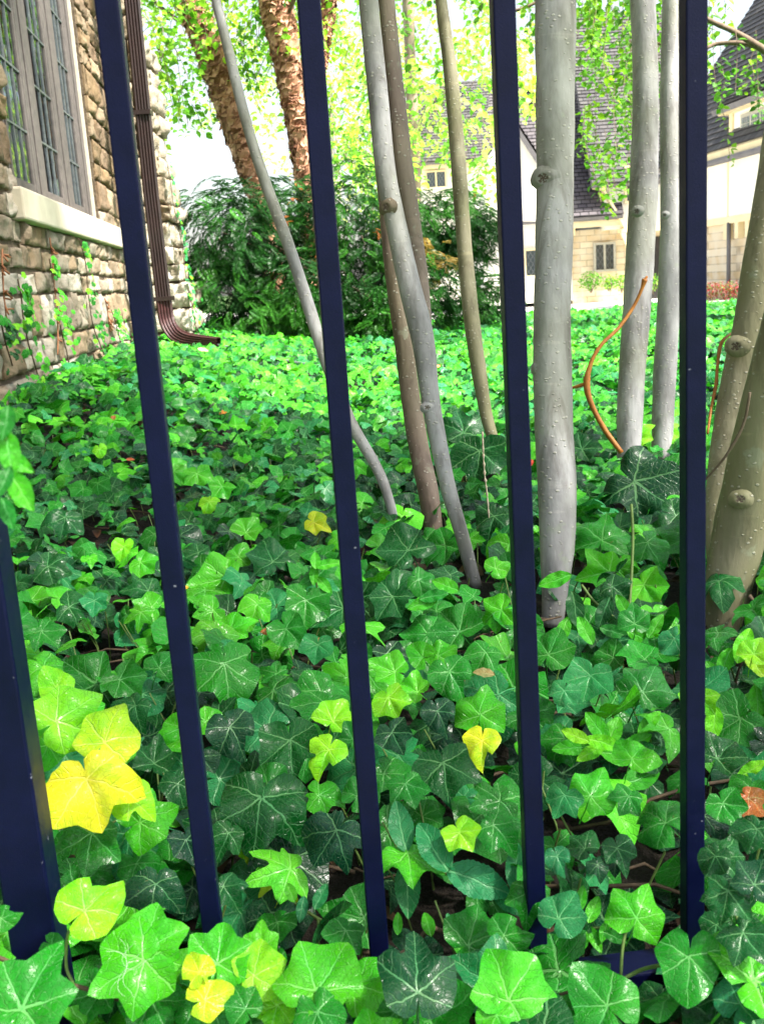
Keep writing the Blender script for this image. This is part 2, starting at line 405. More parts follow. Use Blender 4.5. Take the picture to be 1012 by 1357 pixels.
def ivy_template(kind, n, rings, seed, curl=.18, fold=.35, cup=.05, wav=.16, bite=0):
    ol = outline(kind, n, seed); rb = random.Random(seed + 77)
    for _ in range(bite):       # nibbled margin
        i0 = rb.randrange(3, len(ol) - 4); k_ = rb.uniform(.68, .86)
        for q in range(rb.choice([1, 2, 3])): ol[i0 + q] = (ol[i0 + q][0], ol[i0 + q][1] * (k_ + rb.uniform(-.04, .04)))
    ol = ol; vs = [(0, 0, 0)]; N = len(ol)
    for k in range(1, rings + 1):
        f = (k / rings) ** .85
        for t, r in ol:
            x, y = r * f * math.sin(t), r * f * math.cos(t)
            vs.append((x, y, leafform(x, y, curl, fold, cup, wav, seed * 1.3)))
    fs = []
    for j in range(N - 1): fs.append((0, 1 + j + 1, 1 + j))
    for k in range(rings - 1):
        a = 1 + k * N
        for j in range(N - 1):
            fs.append((a + j, a + j + 1, a + N + j + 1)); fs.append((a + j, a + N + j + 1, a + N + j))
    return np.array(vs, float), np.array(fs, int)
def ell_template(n, rings, seed, wd=.42, serr=.03, curl=.12):
    """elliptic leaf from its base (0,0) to its tip (0,1)"""
    vs = []; fs = []; rs = random.Random(seed)
    for i in range(n + 1):
        y = i / n; w0 = wd / 2 * (math.sin(math.pi * min(1, y ** .88)) ** .75) + .004
        w0 *= 1 + (serr if i % 2 else -serr)
        for j in range(-rings, rings + 1):
            x = w0 * j / rings
            z = .30 * abs(x) - curl * y * y + .03 * math.sin(y * 9 + seed) * (abs(j) / rings) + .02 * math.cos(y * 21) * (abs(j) / rings)
            vs.append((x, y, z))
    W = 2 * rings + 1
    for i in range(n):
        for j in range(W - 1):
            a = i * W + j; fs.append((a, a + 1, a + W + 1)); fs.append((a, a + W + 1, a + W))
    return np.array(vs, float), np.array(fs, int)

def tri_mesh(name, V, Fc, UV, tint, mat, smooth=True):
    me = bpy.data.meshes.new(name); nv, nf = len(V), len(Fc)
    me.vertices.add(nv); me.vertices.foreach_set('co', np.ascontiguousarray(V, dtype=np.float32).ravel())
    me.loops.add(nf * 3); me.loops.foreach_set('vertex_index', np.ascontiguousarray(Fc, dtype=np.int32).ravel())
    me.polygons.add(nf); me.polygons.foreach_set('loop_start', np.arange(0, nf * 3, 3, dtype=np.int32))
    me.polygons.foreach_set('use_smooth', np.full(nf, smooth))
    uvl = me.uv_layers.new(name='leaf'); uvl.data.foreach_set('uv', np.ascontiguousarray(UV[Fc.ravel()], dtype=np.float32).ravel())
    at = me.attributes.new('tint', 'FLOAT_COLOR', 'POINT')
    at.data.foreach_set('color', np.ascontiguousarray(tint, dtype=np.float32).ravel())
    me.materials.append(mat); me.update(calc_edges=True); return me
def add_petiole(V, Fc, UV, length=.9, r=.02):
    """a thin stalk under the leaf, joined to the blade mesh"""
    n0 = len(V); pts = [(0, 0, 0), (0, -.18, -.05), (.02, -.36, -.22), (.0, -.5, -.55), (.0, -.55, -length)]
    v = []; f = []
    for i, p in enumerate(pts):
        for k in range(4):
            a = math.pi / 2 * k; v.append((p[0] + r * math.cos(a), p[1] + r * math.sin(a) * .7, p[2] + r * math.sin(a) * .7))
    for i in range(len(pts) - 1):
        for k in range(4):
            a0 = n0 + i*4 + k; a1 = n0 + i*4 + (k+1) % 4; f += [(a0, a1, a1+4), (a0, a1+4, a0+4)]
    return np.vstack([V, v]), np.vstack([Fc, f]), np.vstack([UV, np.tile([[0.0, .3]], (len(v), 1))])
HERO = {}
for i, kd in enumerate(SH):
    for j in range(5):
        V, Fc = ivy_template(kd, 44, 5, i * 11 + j * 3 + 1, curl=[.14, .36, .02, .24, .48][j], fold=[.40, .25, .50, .3, .35][j], cup=[.02, .14, .22, -.12, .05][j], wav=[.20, .28, .18, .34, .24][j], bite=[0, 1, 0, 0, 3][j])
        V, Fc, UV = add_petiole(V, Fc, V[:, :2].copy())
        HERO[(kd, j)] = tri_mesh('ivy_leaf', V, Fc, UV, np.ones((len(V), 4)), M['ivy'])
for j in range(3):
    V, Fc = ell_template(26, 3, j, wd=[.46, .52, .42][j], curl=[.1, .25, .0][j])
    HERO[('ell', j)] = tri_mesh('wintercreeper_leaf', V, Fc, V[:, :2].copy(), np.ones((len(V), 4)), M['euon'])

C = {'D': (.004, .074, .013), 'K': (.004, .046, .018), 'M': (.012, .185, .012), 'B': (.052, .37, .010), 'L': (.17, .58, .012), 'Y': (.62, .66, .02),
     'LY': (.42, .62, .015), 'T': (.020, .21, .065), 'R': (.40, .07, .02)}
def tintc(c, j=.16):
    k = 1 + random.uniform(-j, j)
    return (C[c][0] * k * random.uniform(.85, 1.2), C[c][1] * k, C[c][2] * k * random.uniform(.8, 1.3), 1)

def leaf_matrix(pos, tipdeg, scale, tilt=(0, 0), face=.75):
    """place a leaf: its tip points along a direction seen in the picture, its face looks up and towards the viewer"""
    tc = (CAM - pos).normalized()
    n = (Vector((0, 0, 1)) * (1 - face) + tc * face + RT * tilt[0] + Vector((0, 1, 0)) * tilt[1]).normalized()
    a = R(tipdeg); v = RT * math.sin(a) - DN * math.cos(a)
    y = (v - n * v.dot(n)).normalized(); x = y.cross(n)
    mm = Matrix((( x.x, y.x, n.x, 0), (x.y, y.y, n.y, 0), (x.z, y.z, n.z, 0), (0, 0, 0, 1)))
    return Matrix.Translation(pos) @ mm @ Matrix.Scale(scale, 4)
def put(me, mat4, parent, color, name='leaf'):
    o = bpy.data.objects.new(name, me); COL.objects.link(o); o.parent = parent
    o.matrix_basis = (Matrix.Translation(-Vector(parent.location)) @ mat4) if parent is not None else mat4
    o.color = color
    return o

def scatter(T, pos, n, tip, scale, tint):
    """merge many copies of a leaf template: position, normal, tip direction, size, colour"""
    V, Fc = T; N = len(pos); k = len(V)
    n = n / np.linalg.norm(n, axis=1, keepdims=True)
    y = tip - n * (tip * n).sum(1, keepdims=True); y /= np.linalg.norm(y, axis=1, keepdims=True) + 1e-9
    x = np.cross(y, n)
    W = (V[None, :, 0:1] * x[:, None, :] + V[None, :, 1:2] * y[:, None, :] + V[None, :, 2:3] * n[:, None, :]) * scale[:, None, None] + pos[:, None, :]
    Fa = Fc[None] + (np.arange(N) * k)[:, None, None]
    return W.reshape(-1, 3), Fa.reshape(-1, 3), np.tile(V[:, :2], (N, 1)), np.repeat(tint, k, axis=0)
def merge(parts):
    Vs, Fs, Us, Ts = [], [], [], []; o = 0
    for V, Fc, U, T in parts:
        Vs.append(V); Fs.append(Fc + o); Us.append(U); Ts.append(T); o += len(V)
    return np.vstack(Vs), np.vstack(Fs), np.vstack(Us), np.vstack(Ts)

# ================================================================ GROUND
def sheet(name, xs, ys, zf, mat, kind='structure'):
    vs = [(x, y, zf(x, y)) for y in ys for x in xs]; nx = len(xs)
    fs = [(j*nx+i, j*nx+i+1, (j+1)*nx+i+1, (j+1)*nx+i) for j in range(len(ys)-1) for i in range(nx-1)]
    me = bpy.data.meshes.new(name); me.from_pydata(vs, [], fs); me.polygons.foreach_set('use_smooth', [True]*len(fs))
    return tag(link(name, me, None, mat), kind=kind)
EDGE = 9.6
def soilz(x, y): return soil(x, y) + .015 * noise.noise(Vector((x * 6, y * 6, 0))) + .008 * noise.noise(Vector((x * 25, y * 25, 3)))
sheet('soil', [-6 + .08 * i for i in range(176)], [.58 + .08 * i for i in range(113)], soilz, M['soil'])
def drivez(x, y):
    e = canopy(x, EDGE) - .12
    return e + (-.35 - e) * sm((y - EDGE) / 16)
sheet('driveway', [-40 + 2 * i for i in range(41)], [EDGE - .1 + .8 * i for i in range(60)], drivez, M['pave'])
sheet('ground', [-600, -200, -60, 60, 200, 600], [-200, -40, 56, 200, 900], lambda x, y: -.85 if y < 50 else -.36, M['lawn'])
sheet('sidewalk', [-6, 0, 6], [-4, -2, .3], lambda x, y: -.80, M['sidewalk'])

# low stone wall that carries the fence
rw = empty('retaining_wall', (0, .6, -.8)); tag(rw, 'low rough stone retaining wall running under the iron fence', 'wall')
b = MB(); b.box((-4, .42, -.82), (4, .96, -.075)); b.build('wall_core', M['mortar'], rw)
def rock(name, parent, org, du, dv, dn, w_, h_, dep, col, nu=8, nv=6, amp=.02, seed=0, keep=True):
    """a rock-faced stone: pillowed, broken front face and recessed edges"""
    vs = []; fs = []
    sd = seed * 7.31
    for j in range(nv + 1):
        for i in range(nu + 1):
            u, v = i / nu, j / nv
            eu = min(u, 1 - u) * w_; ev = min(v, 1 - v) * h_; e = min(eu, ev)
            edge = (i in (0, nu)) or (j in (0, nv))
            o = dep - (.30 * dep * (1 if edge else 0))
            ju = amp * .7 * noise.noise(Vector((sd, u * 3, v * 3))); jv = amp * .7 * noise.noise(Vector((sd + 9, u * 3, v * 3)))
            if not edge: o += amp * (1.5 * noise.noise(Vector((u * w_ * 9 + sd, v * h_ * 9, sd))) + 1.5 * noise.noise(Vector((u * w_ * 26 + sd, v * h_ * 26, sd))))
            vs.append(org + du * (u * w_ + ju) + dv * (v * h_ + jv) + dn * o)
    n = nu + 1
    for j in range(nv):
        for i in range(nu): fs.append((j*n+i, j*n+i+1, (j+1)*n+i+1, (j+1)*n+i))
    rim = [i for i in range(n)] + [j*n+nu for j in range(1, nv+1)] + [nv*n+i for i in range(nu-1, -1, -1)] + [j*n for j in range(nv-1, 0, -1)]
    k0 = len(vs)
    for r_ in rim: vs.append(Vector(vs[r_]) - dn * (.4 * dep + .03))
    for q in range(len(rim)):
        a, c = rim[q], rim[(q+1) % len(rim)]; fs.append((a, k0 + q, k0 + (q+1) % len(rim), c))
    if du.cross(dv).dot(dn) < 0: fs = [tuple(reversed(f)) for f in fs]
    me = bpy.data.meshes.new(name); me.from_pydata([tuple(v) for v in vs], [], fs); me.polygons.foreach_set('use_smooth', [True]*(nu*nv) + [False]*(len(fs)-nu*nv))
    o_ = link(name, me, parent, M['stone']); o_.color = (*col, 1); return o_
for i in range(16):
    for j in range(3):
        rock('stone', rw, Vector((-1.9 + i * .24 + .1 * (j % 2), .42, -.78 + j * .235)), Vector((1, 0, 0)), Vector((0, 0, 1)), Vector((0, -1, 0)), .225, .22, .03, (.36, .33, .27), 4, 3, seed=i*3+j)
# cap slabs lying along the top, the left one shows beside the post
for i in range(9):
    o = MB(); o.box((-2.2 + i*.5, .40, -.072), (-2.2 + i*.5 + .492, .63, -.02)); bevel(o.build('cap_stone', M['sill'], rw), .008)

# ================================================================ LEFT HOUSE
vp = ray(360, 387); DW = Vector((vp.x, vp.y, 0)).normalized(); NW = Vector((DW.y, -DW.x, 0))
_r = ray(0, 450); W0 = CAM + _r * (3.3 / _r.y); W0.z = 0
def W(s, z, o=0.0): return W0 + DW * s + Vector((0, 0, z)) + NW * o
def onwall(px, py, off=0.0):
    d = ray(px, py); p0 = W0 + NW * off; t = (p0 - CAM).dot(NW) / d.dot(NW); p = CAM + d * t
    return (p - W0).dot(DW), p.z
S_END = onwall(176, 300)[0]
hs = empty('stone_house', (W0.x - .5, W0.y, 0)); tag(hs, 'tan rubble stone house with leaded window and brown downspout, at left beyond the fence', 'house')
ws0 = onwall(15, 240)[0]; ws1 = onwall(129, 270)[0]
zs = onwall(60, 262, .05)[1]      # sill top
zs = onwall(22, 243, .05)[1]
WT = 2.5                           # window head
UPZ = Vector((0, 0, 1))
b = MB()   # wall core with the window opening left free
def wbox(s0, s1, z0, z1, o0, o1, mb=None, mi=0):
    (mb or b).obox(W(s0, z0, o0), DW * (s1 - s0), NW * (o1 - o0), UPZ * (z1 - z0), mi)
wbox(-3.2, ws0, -.3, 4.0, -.35, 0); wbox(ws1, S_END, -.3, 4.0, -.35, 0); wbox(ws0, ws1, -.3, zs - .11, -.35, 0); wbox(ws0, ws1, WT, 4.0, -.35, 0)
b.build('wall', M['mortar'], hs)
b = MB()
b.add([W(-3.4, 3.9, .45), W(S_END + .5, 3.9, .45), W(S_END + .5, 6.6, -2.6), W(-3.4, 6.6, -2.6), W(-3.4, 4.0, .45), W(S_END + .5, 4.0, .45), W(S_END + .5, 6.75, -2.6), W(-3.4, 6.75, -2.6)],
      [(0,3,2,1),(4,5,6,7),(0,1,5,4),(1,2,6,5),(2,3,7,6),(3,0,4,7)])
b.build('roof', M['slate'], hs)
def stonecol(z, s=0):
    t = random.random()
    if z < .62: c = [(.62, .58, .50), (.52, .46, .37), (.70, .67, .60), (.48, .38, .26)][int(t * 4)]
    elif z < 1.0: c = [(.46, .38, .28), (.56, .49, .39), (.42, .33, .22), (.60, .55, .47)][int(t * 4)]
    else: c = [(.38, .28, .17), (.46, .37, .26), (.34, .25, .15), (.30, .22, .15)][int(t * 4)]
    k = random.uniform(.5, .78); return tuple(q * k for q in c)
z = .12; row = 0; cnt = 0
while z < 2.45:
    h = random.choice([.085, .11, .13, .16]) if z < .9 else random.choice([.09, .12, .15])
    s = -.75 - random.random() * .2
    while s < S_END - .04:
        L = random.uniform(.13, .36); e = min(s + L, S_END)
        segs = [(s, e)]
        if z + h > zs - .10:
            segs = []
            if s < ws0: segs.append((s, min(e, ws0)))
            if e > ws1: segs.append((max(s, ws1), e))
            hz = zs - .112 - z
            if hz > .03 and e > ws0 and s < ws1:
                a, c = max(s, ws0), min(e, ws1)
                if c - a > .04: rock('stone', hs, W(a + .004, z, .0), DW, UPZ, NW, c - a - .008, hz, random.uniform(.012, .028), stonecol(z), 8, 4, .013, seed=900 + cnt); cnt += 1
        for a, c in segs:
            if c - a > .045 and not (a < -.2 and z > .9 and c < -.4):
                hh = h - .012 + random.uniform(-.008, .006)
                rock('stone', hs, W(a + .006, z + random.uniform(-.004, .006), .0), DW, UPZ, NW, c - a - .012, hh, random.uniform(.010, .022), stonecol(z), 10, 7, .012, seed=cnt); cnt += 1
        s = e
    z += h
# window
wn = empty('window', (0, 0, 0)); wn.parent = hs; wn.matrix_parent_inverse = Matrix.Translation(-Vector(hs.location)); wn.name = 'window'
def wpart(name, mat, fn, bev=0):
    mb = MB(); fn(mb); o = mb.build(name, mat, wn);
    if bev: bevel(o, bev)
    return o
xs_px = [(15, 20, 'frame'), (20, 48, 'glass'), (48, 62, 'mullion'), (62, 84, 'glass'), (84, 96, 'mullion'), (96, 110, 'glass'), (110, 121, 'frame'), (121, 129, 'trim')]
for x0, x1, kd in xs_px:
    s0, s1 = onwall(x0, 250, -.04)[0], onwall(x1, 250, -.04)[0]
    if kd in ('frame', 'mullion'):
        wpart(kd, M['wood'], lambda mb: (wbox(s0, s1, zs, WT, -.12, -.035, mb), wbox(s0 + (s1-s0)*.3, s1 - (s1-s0)*.3, zs, WT, -.035, -.029, mb)), .004)
    elif kd == 'trim':
        wpart('trim', M['wood_pale'], lambda mb: wbox(s0, ws1 - .002, zs, WT, -.10, -.012, mb), .004)
    else:
        wpart('casement', M['wood'], lambda mb: (wbox(s0 + .001, s0 + .02, zs + .03, WT - .03, -.07, -.038, mb), wbox(s1 - .02, s1 - .001, zs + .03, WT - .03, -.07, -.038, mb), wbox(s0 + .02, s1 - .02, zs + .031, zs + .07, -.068, -.039, mb)), .003)
        wpart('pane', M['pane'], lambda mb: wbox(s0 + .018, s1 - .018, zs + .068, WT - .03, -.051, -.047, mb))
        def cames(mb):
            wd = s1 - s0 - .04
            for q in (1, 2): wbox(s0 + .02 + wd * q / 3 - .004, s0 + .02 + wd * q / 3 + .004, zs + .07, WT - .03, -.0515, -.041, mb)
            zz = zs + .27
            while zz < WT: wbox(s0 + .02, s1 - .02, zz - .004, zz + .004, -.052, -.0405, mb); zz += .225
        wpart('lead_strip', M['lead'], cames)
wpart('head', M['wood'], lambda mb: wbox(ws0, ws1, WT - .03, WT, -.13, -.03, mb))
for q, (a, c) in enumerate([(ws0 - .1, ws0 + .5), (ws0 + (ws1-ws0)*.62, ws1 + .1)]):   # curtains as folded cloth
    vs = []; n = 60
    for i in range(n + 1):
        s = a + (c - a) * i / n; o = -.3 + .035 * math.sin(i * 1.1) + .015 * math.sin(i * 2.7)
        vs += [W(s, zs - .05, o), W(s, WT, o)]
    me = bpy.data.meshes.new('curtain'); me.from_pydata([tuple(v) for v in vs], [], [(2*i, 2*i+2, 2*i+3, 2*i+1) for i in range(n)])
    me.polygons.foreach_set('use_smooth', [True]*n); cu = link('curtain', me, wn, M['curtain']); sol = cu.modifiers.new('s', 'SOLIDIFY'); sol.thickness = .004
b = MB(); wbox(ws0 - .3, ws1 + .4, zs - .3, WT + .2, -2.2, -2.15); wbox(ws0 - .3, ws1 + .4, zs - .35, zs - .3, -2.15, -.36); wbox(ws0 - .3, ws1 + .4, WT + .2, WT + .25, -2.15, -.36)
wbox(ws1 + .4, ws1 + .45, zs - .3, WT + .2, -2.15, -.36); wbox(ws0 - .35, ws0 - .3, zs - .3, WT + .2, -2.15, -.36); b.build('room', M['inside'], hs)
b = MB(); wbox(ws0 - .07, onwall(168, 305, .05)[0], zs - .11, zs, -.34, .05); bevel(b.build('sill', M['sill'], hs), .008)
# battered corner buttress, course by course
prof = [(158, -120), (168, 0), (188, 100), (208, 200), (229, 300), (248, 400), (258, 460)]
yb = W(S_END, 0).y + .02
pz = [(P(x, y, yb).z, P(x, y, yb).x) for x, y in prof]
def bx_edge(z):
    q = sorted(pz)
    for i in range(len(q) - 1):
        if q[i][0] <= z <= q[i+1][0]: return q[i][1] + (q[i+1][1] - q[i][1]) * (z - q[i][0]) / (q[i+1][0] - q[i][0])
    return q[0][1] if z < q[0][0] else q[-1][1]
z = .12; k = 0; b = MB(); xw = W(S_END, 0).x
while z < 2.75:
    h = random.uniform(.10, .18); xe = bx_edge(z + h / 2) + random.uniform(-.03, .03); x0 = xw - .25
    b.obox((x0, yb + .03, z - .01), (xe - x0 - .04, 0, 0), (0, .5, 0), (0, 0, h))
    span = xe - (xw - .02); parts_ = [(xw - .22, xe)] if k % 2 or span < .12 else [(xw - .22, xe - span * .5), (xe - span * .5 + .01, xe)]
    for a, c in parts_:
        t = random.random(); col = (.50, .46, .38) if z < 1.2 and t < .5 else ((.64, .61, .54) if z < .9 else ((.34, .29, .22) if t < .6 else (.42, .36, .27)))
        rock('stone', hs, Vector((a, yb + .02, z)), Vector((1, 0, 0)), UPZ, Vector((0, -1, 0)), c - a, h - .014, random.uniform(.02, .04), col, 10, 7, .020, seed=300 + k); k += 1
    for yy in (yb + .01, yb + .25):
        rock('stone', hs, Vector((xe - .03, yy, z)), Vector((0, 1, 0)), UPZ, Vector((1, 0, 0)), .235, h - .014, random.uniform(.03, .06), (.40, .37, .30), 6, 5, .026, seed=600 + k); k += 1
    z += h
b.build('buttress_core', M['mortar'], hs)
# downspout: corrugated rectangular pipe swept along its path
def corr(wd, dp, n=5, am=.0035):
    pr = []
    for (ax, ay), (bx_, by_) in [((-wd/2, -dp/2), (wd/2, -dp/2)), ((wd/2, -dp/2), (wd/2, dp/2)), ((wd/2, dp/2), (-wd/2, dp/2)), ((-wd/2, dp/2), (-wd/2, -dp/2))]:
        L = math.hypot(bx_-ax, by_-ay); tx, ty = (bx_-ax)/L, (by_-ay)/L; nx, ny = ty, -tx
        for i in range(2 * n):
            f = (i + .25) / (2 * n); o = am if i % 2 else -am
            pr.append((ax + tx*L*f + nx*o, ay + ty*L*f + ny*o))
    return pr
def sweep(mb, path, prof_, scales=None, mi=None):
    path = [Vector(p) for p in path]; n0 = len(mb.v); np_ = len(prof_); ref = Vector((0.2, -1, 0)).normalized()
    for i, p in enumerate(path):
        t = (path[min(i+1, len(path)-1)] - path[max(i-1, 0)]).normalized()
        a = t.cross(ref).normalized() if abs(t.dot(ref)) < .95 else Vector((1, 0, 0)); c = a.cross(t)
        k = scales[i] if scales else 1
        for u, v in prof_: mb.v.append(tuple(p - a * u * k + c * v * k))
    for i in range(len(path) - 1):
        for q in range(np_):
            a0 = n0 + i*np_ + q; a1 = n0 + i*np_ + (q+1) % np_
            mb.f.append((a0, a1, a1 + np_, a0 + np_)); mb.mi.append(0)
pr = corr(.080, .06)
DY = 6.05
path = [P(163, -140, DY), P(175, 0, DY), P(200, 255, DY), P(217, 398, DY)]
b = MB(); sweep(b, path, pr, [1.0] * 4); ds = b.build('downspout', M['spout'], hs)
eb = [tuple(P(*q)) for q in [(217.2, 398, DY), (221, 424, 6.04), (230, 440, 6.0), (243, 448, 5.95), (262, 451, 5.9), (290, 453, 5.82)]]
ebp = spline(eb, 6); b = MB(); sweep(b, ebp, pr, [1.03 + .02 * (i % 2) - .45 * max(0, (i - 14)) / 16 for i in range(len(ebp))]); b.build('elbow', M['spout_red'], ds)
b = MB()
for py_ in (396, 150):
    c = P(217 if py_ > 300 else 188, py_, DY); b.box((c.x - .056, c.y - .043, c.z - .012), (c.x + .056, c.y + .043, c.z + .012))
b.build('strap', M['spout'], ds)
b = MB(); pp = [P(288, 451, 5.83), P(310, 452, 5.75), P(345, 457, 5.6), P(385, 461, 5.45), P(432, 464, 5.3)]
for q in pp: q.z = canopy(q.x, q.y) + .004
b.tube(spline([tuple(p) for p in pp], 5), .011, 8); tag(b.build('drain_pipe', M['pipe'], None, True), 'thin grey drain pipe lying on the ivy at the downspout foot', 'pipe')

# ================================================================ FENCE
fe = empty('iron_fence', (0, .75, 0)); tag(fe, 'sky tinted black iron picket fence standing close in front of the ivy', 'fence')
FK = .08; FY0 = .755
fd = Vector((1, FK, 0)).normalized(); fn_ = Vector((-fd.y, fd.x, 0))
def onfence(px, py):
    d = ray(px, py); t = FY0 / (d.y - FK * d.x); return CAM + d * t
def fx(px): return onfence(px, 678).x
X = [fx(219.5), fx(459), fx(689.5), fx(917)]
sp = (X[3] - X[0]) / 3
def bar(x, w_, z0, z1, bev=.0012):
    c = Vector((x, FY0 + FK * x, 0)); m_ = MB()
    m_.obox(c - fd * w_/2 - fn_ * w_/2 + UPZ * z0, fd * w_, fn_ * w_, UPZ * (z1 - z0)); return bevel(m_.build('picket', M['paint'], fe), bev)
pk = None
for i in range(-6, 9):
    if i == -1: continue
    if -1 < i < 4: x = X[i]
    else: x = X[0] + sp * i
    o = bar(x, .0158, -.068, 1.62)
c = onfence(46, 1200); xp = c.x
o = bar(xp, .036, -.03, 1.75, .002); o.name = 'post'
for nm, z0 in (('rail', -.052), ('rail', 1.40)):
    m_ = MB(); a = Vector((X[0] - sp * 6.4, 0, 0)); a.y = FY0 + FK * a.x
    m_.obox(a - fn_ * .016 + UPZ * z0, fd * (sp * 15), fn_ * .032, UPZ * .022); bevel(m_.build(nm, M['paint'], fe), .002)

# ================================================================ TREES OF THE GROVE
def px_path(pts):
    return [P(x, y, Y) for x, y, Y in pts]
def trunk(parent, name, pts, widths, mat, bump=.05, seg=20, n=7, taper_base=True):
    """pts: (px, py, distance) from the top down; widths in pixels of the photograph"""
    q = [(*P(x, y, Y), w_ / F * (Y / _F.y) / 2 * (.86 if mat is M['birch'] else 1)) for (x, y, Y), w_ in zip(pts, widths)]
    sp_ = spline(q, n); b = MB(); b.tube([s_[:3] for s_ in sp_], [max(.002, s_[3]) for s_ in sp_], seg, bump, fr=9)
    return b.build(name, mat, parent, True)
def knot(parent, px, py, Y, r, mat, depth=.3, inward=(0, 0)):
    c = P(px, py, Y); n = (CAM - c).normalized(); c = c - n * r * .45; n = (n + RT * inward[0]).normalized(); a = n.cross(UPZ).normalized(); d = n.cross(a); b = MB(); N = 16
    for k, (rr, hh) in enumerate([(2.3, -.8), (1.6, -.25), (1.15, .0), (.85, .04), (.5, -.12), (.25, -.05)]):
        for i in range(N):
            t = 2 * math.pi * i / N; w_ = 1 + .12 * noise.noise(Vector((math.cos(t) * 2 + px, math.sin(t) * 2, k * .7)))
            b.v.append(tuple(c + (a * math.cos(t) * 1.1 + d * math.sin(t) * .85) * rr * r * w_ + n * hh * r))
    for k in range(5):
        for i in range(N): b.f.append((k*N+i, k*N+(i+1) % N, (k+1)*N+(i+1) % N, (k+1)*N+i)); b.mi.append(0)
    b.f.append(tuple(range(5*N, 6*N))); b.mi.append(1)
    for q_ in range(3*N, 5*N): b.mi[q_] = 1 if q_ % 3 else 0
    return b.build('knot', [mat, M['birch_dark']], parent, True)
LT_ROUND = ell_template(3, 1, 3, wd=.72, serr=0)
LT_LONG = ell_template(4, 1, 5, wd=.5, serr=0)
LT_FAR = (np.array([(0, 0, 0), (.3, .45, .05), (0, 1, -.1), (-.3, .45, .05)], float), np.array([(0, 1, 2), (0, 2, 3)]))
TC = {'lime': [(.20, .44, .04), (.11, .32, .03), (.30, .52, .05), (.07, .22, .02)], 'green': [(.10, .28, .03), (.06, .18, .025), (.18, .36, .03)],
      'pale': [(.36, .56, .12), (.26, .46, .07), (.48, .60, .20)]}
def sprays(starts, length, nleaf, lsize, pal, T=LT_ROUND, droop=.5, twigr=.002, seed=0, spread=.03, dirs=None):
    """leafy twigs: returns (leaf data, twig builder)"""
    rg = np.random.default_rng(seed); pos = []; nn = []; tp = []; scl = []; tn = []; mb = MB()
    for si, s_ in enumerate(starts):
        p = Vector(s_); d = Vector((rg.uniform(-1, 1), rg.uniform(-1, 1), rg.uniform(-.6, .3))) if dirs is None else Vector(dirs[si]) + Vector(rg.normal(0, .25, 3))
        d.normalize(); L = length * rg.uniform(.6, 1.3); st = L / nleaf; path = [tuple(p)]; base = pal[rg.integers(len(pal))]
        for i in range(nleaf):
            d = (d + Vector((0, 0, -droop * .2)) + Vector(rg.normal(0, .08, 3))).normalized(); p = p + d * st; path.append(tuple(p))
            for _ in range(2 if i % 2 else 1):
                lat = Vector(rg.normal(0, 1, 3)); lat = (lat - d * lat.dot(d)).normalized()
                tpd = (d * .5 + lat + Vector((0, 0, -.5))).normalized()
                pos.append(tuple(p + lat * spread * rg.uniform(0, 1))); tp.append(tuple(tpd)); nn.append(tuple(Vector((rg.normal(0, .7), rg.normal(0, .7), 1))))
                scl.append(lsize * rg.uniform(.6, 1.25)); k = rg.uniform(.75, 1.25); tn.append((base[0]*k, base[1]*k, base[2]*k, 1))
        mb.tube(path[::max(1, nleaf // 4)] , twigr, 3, cap=False)
    return scatter(T, np.array(pos), np.array(nn), np.array(tp), np.array(scl), np.array(tn)), mb
def crown(parent, data_mb, twigmat=None, name='crown'):
    (V, Fc, U, T), mb = data_mb
    o = link(name, tri_mesh(name, V, Fc, U, T, M['tree_leaf']), parent); o['kind'] = 'stuff'
    t = mb.build('twigs', twigmat or M['twig'], parent); t['kind'] = 'stuff'
    return o
def up_starts(top, n, rad, h0, h1, seed):
    rg = random.Random(seed); return [(top.x + rg.gauss(0, rad), top.y + rg.gauss(0, rad), rg.uniform(h0, h1)) for _ in range(n)]

grove = 'smooth barked saplings rising out of the ivy'
def sapling(name, label, base, stems, mat, crown_at, knots=(), bump=.05, ncrown=26):
    e = empty(name, base); tag(e, label, 'tree', grove)
    tops = []
    for k, (pts, wd, mt) in enumerate(stems):
        # carry the stem on above the frame
        p0, p1 = P(*pts[0]), P(*pts[1]); d = (p0 - p1).normalized(); extra = []
        o = trunk(e, 'trunk', pts, wd, mt or mat, bump); tops.append((p0, d, wd[0]))
        b = MB(); r0 = wd[0] / F * (pts[0][2] / _F.y) / 2; q = [p0 - d * .02]
        r = [r0 * .985]
        for i in range(1, 9): q.append(q[-1] + (d + Vector((random.uniform(-.12, .12), random.uniform(-.12, .12), .2))).normalized() * .3); r.append(r0 * (1 - i / 9.5))
        b.tube(q, r, 10, .04, cap=False); b.build('upper_trunk', mt or mat, e, True)
        st = []; dr = []
        for i in range(ncrown):
            j = random.randrange(3, 9); a = random.uniform(0, 6.28); st.append(tuple(q[j] + Vector((math.cos(a), math.sin(a), .4)) * random.uniform(0, .5))); dr.append((math.cos(a), math.sin(a), .3))
        crown(e, sprays(st, .5, 9, .07, TC['green'], droop=.4, seed=hash(name) % 1000 + k if False else len(label) + k, dirs=dr))
    for kx, ky, kY, kr, km, inw in knots: knot(e, kx, ky, kY, kr, km, inward=inw)
    return e
B_, Tn, Ol = M['bark'], M['bark_tan'], M['bark_olive']
sapling('sapling', 'slenderest pale grey stem leaning left between the first two pickets', tuple(P(522, 690, 2.15)),
    [([(272, -60, 2.5), (286, 0, 2.45), (301, 60, 2.42), (326, 160, 2.38), (351, 240, 2.35), (384, 330, 2.3), (410, 410, 2.27), (436, 490, 2.23), (465, 560, 2.2), (500, 622, 2.17), (516, 665, 2.15), (524, 700, 2.15)],
      [10, 11, 12, 13, 14, 15, 16, 16, 15, 14, 13, 12], None)], B_, None)
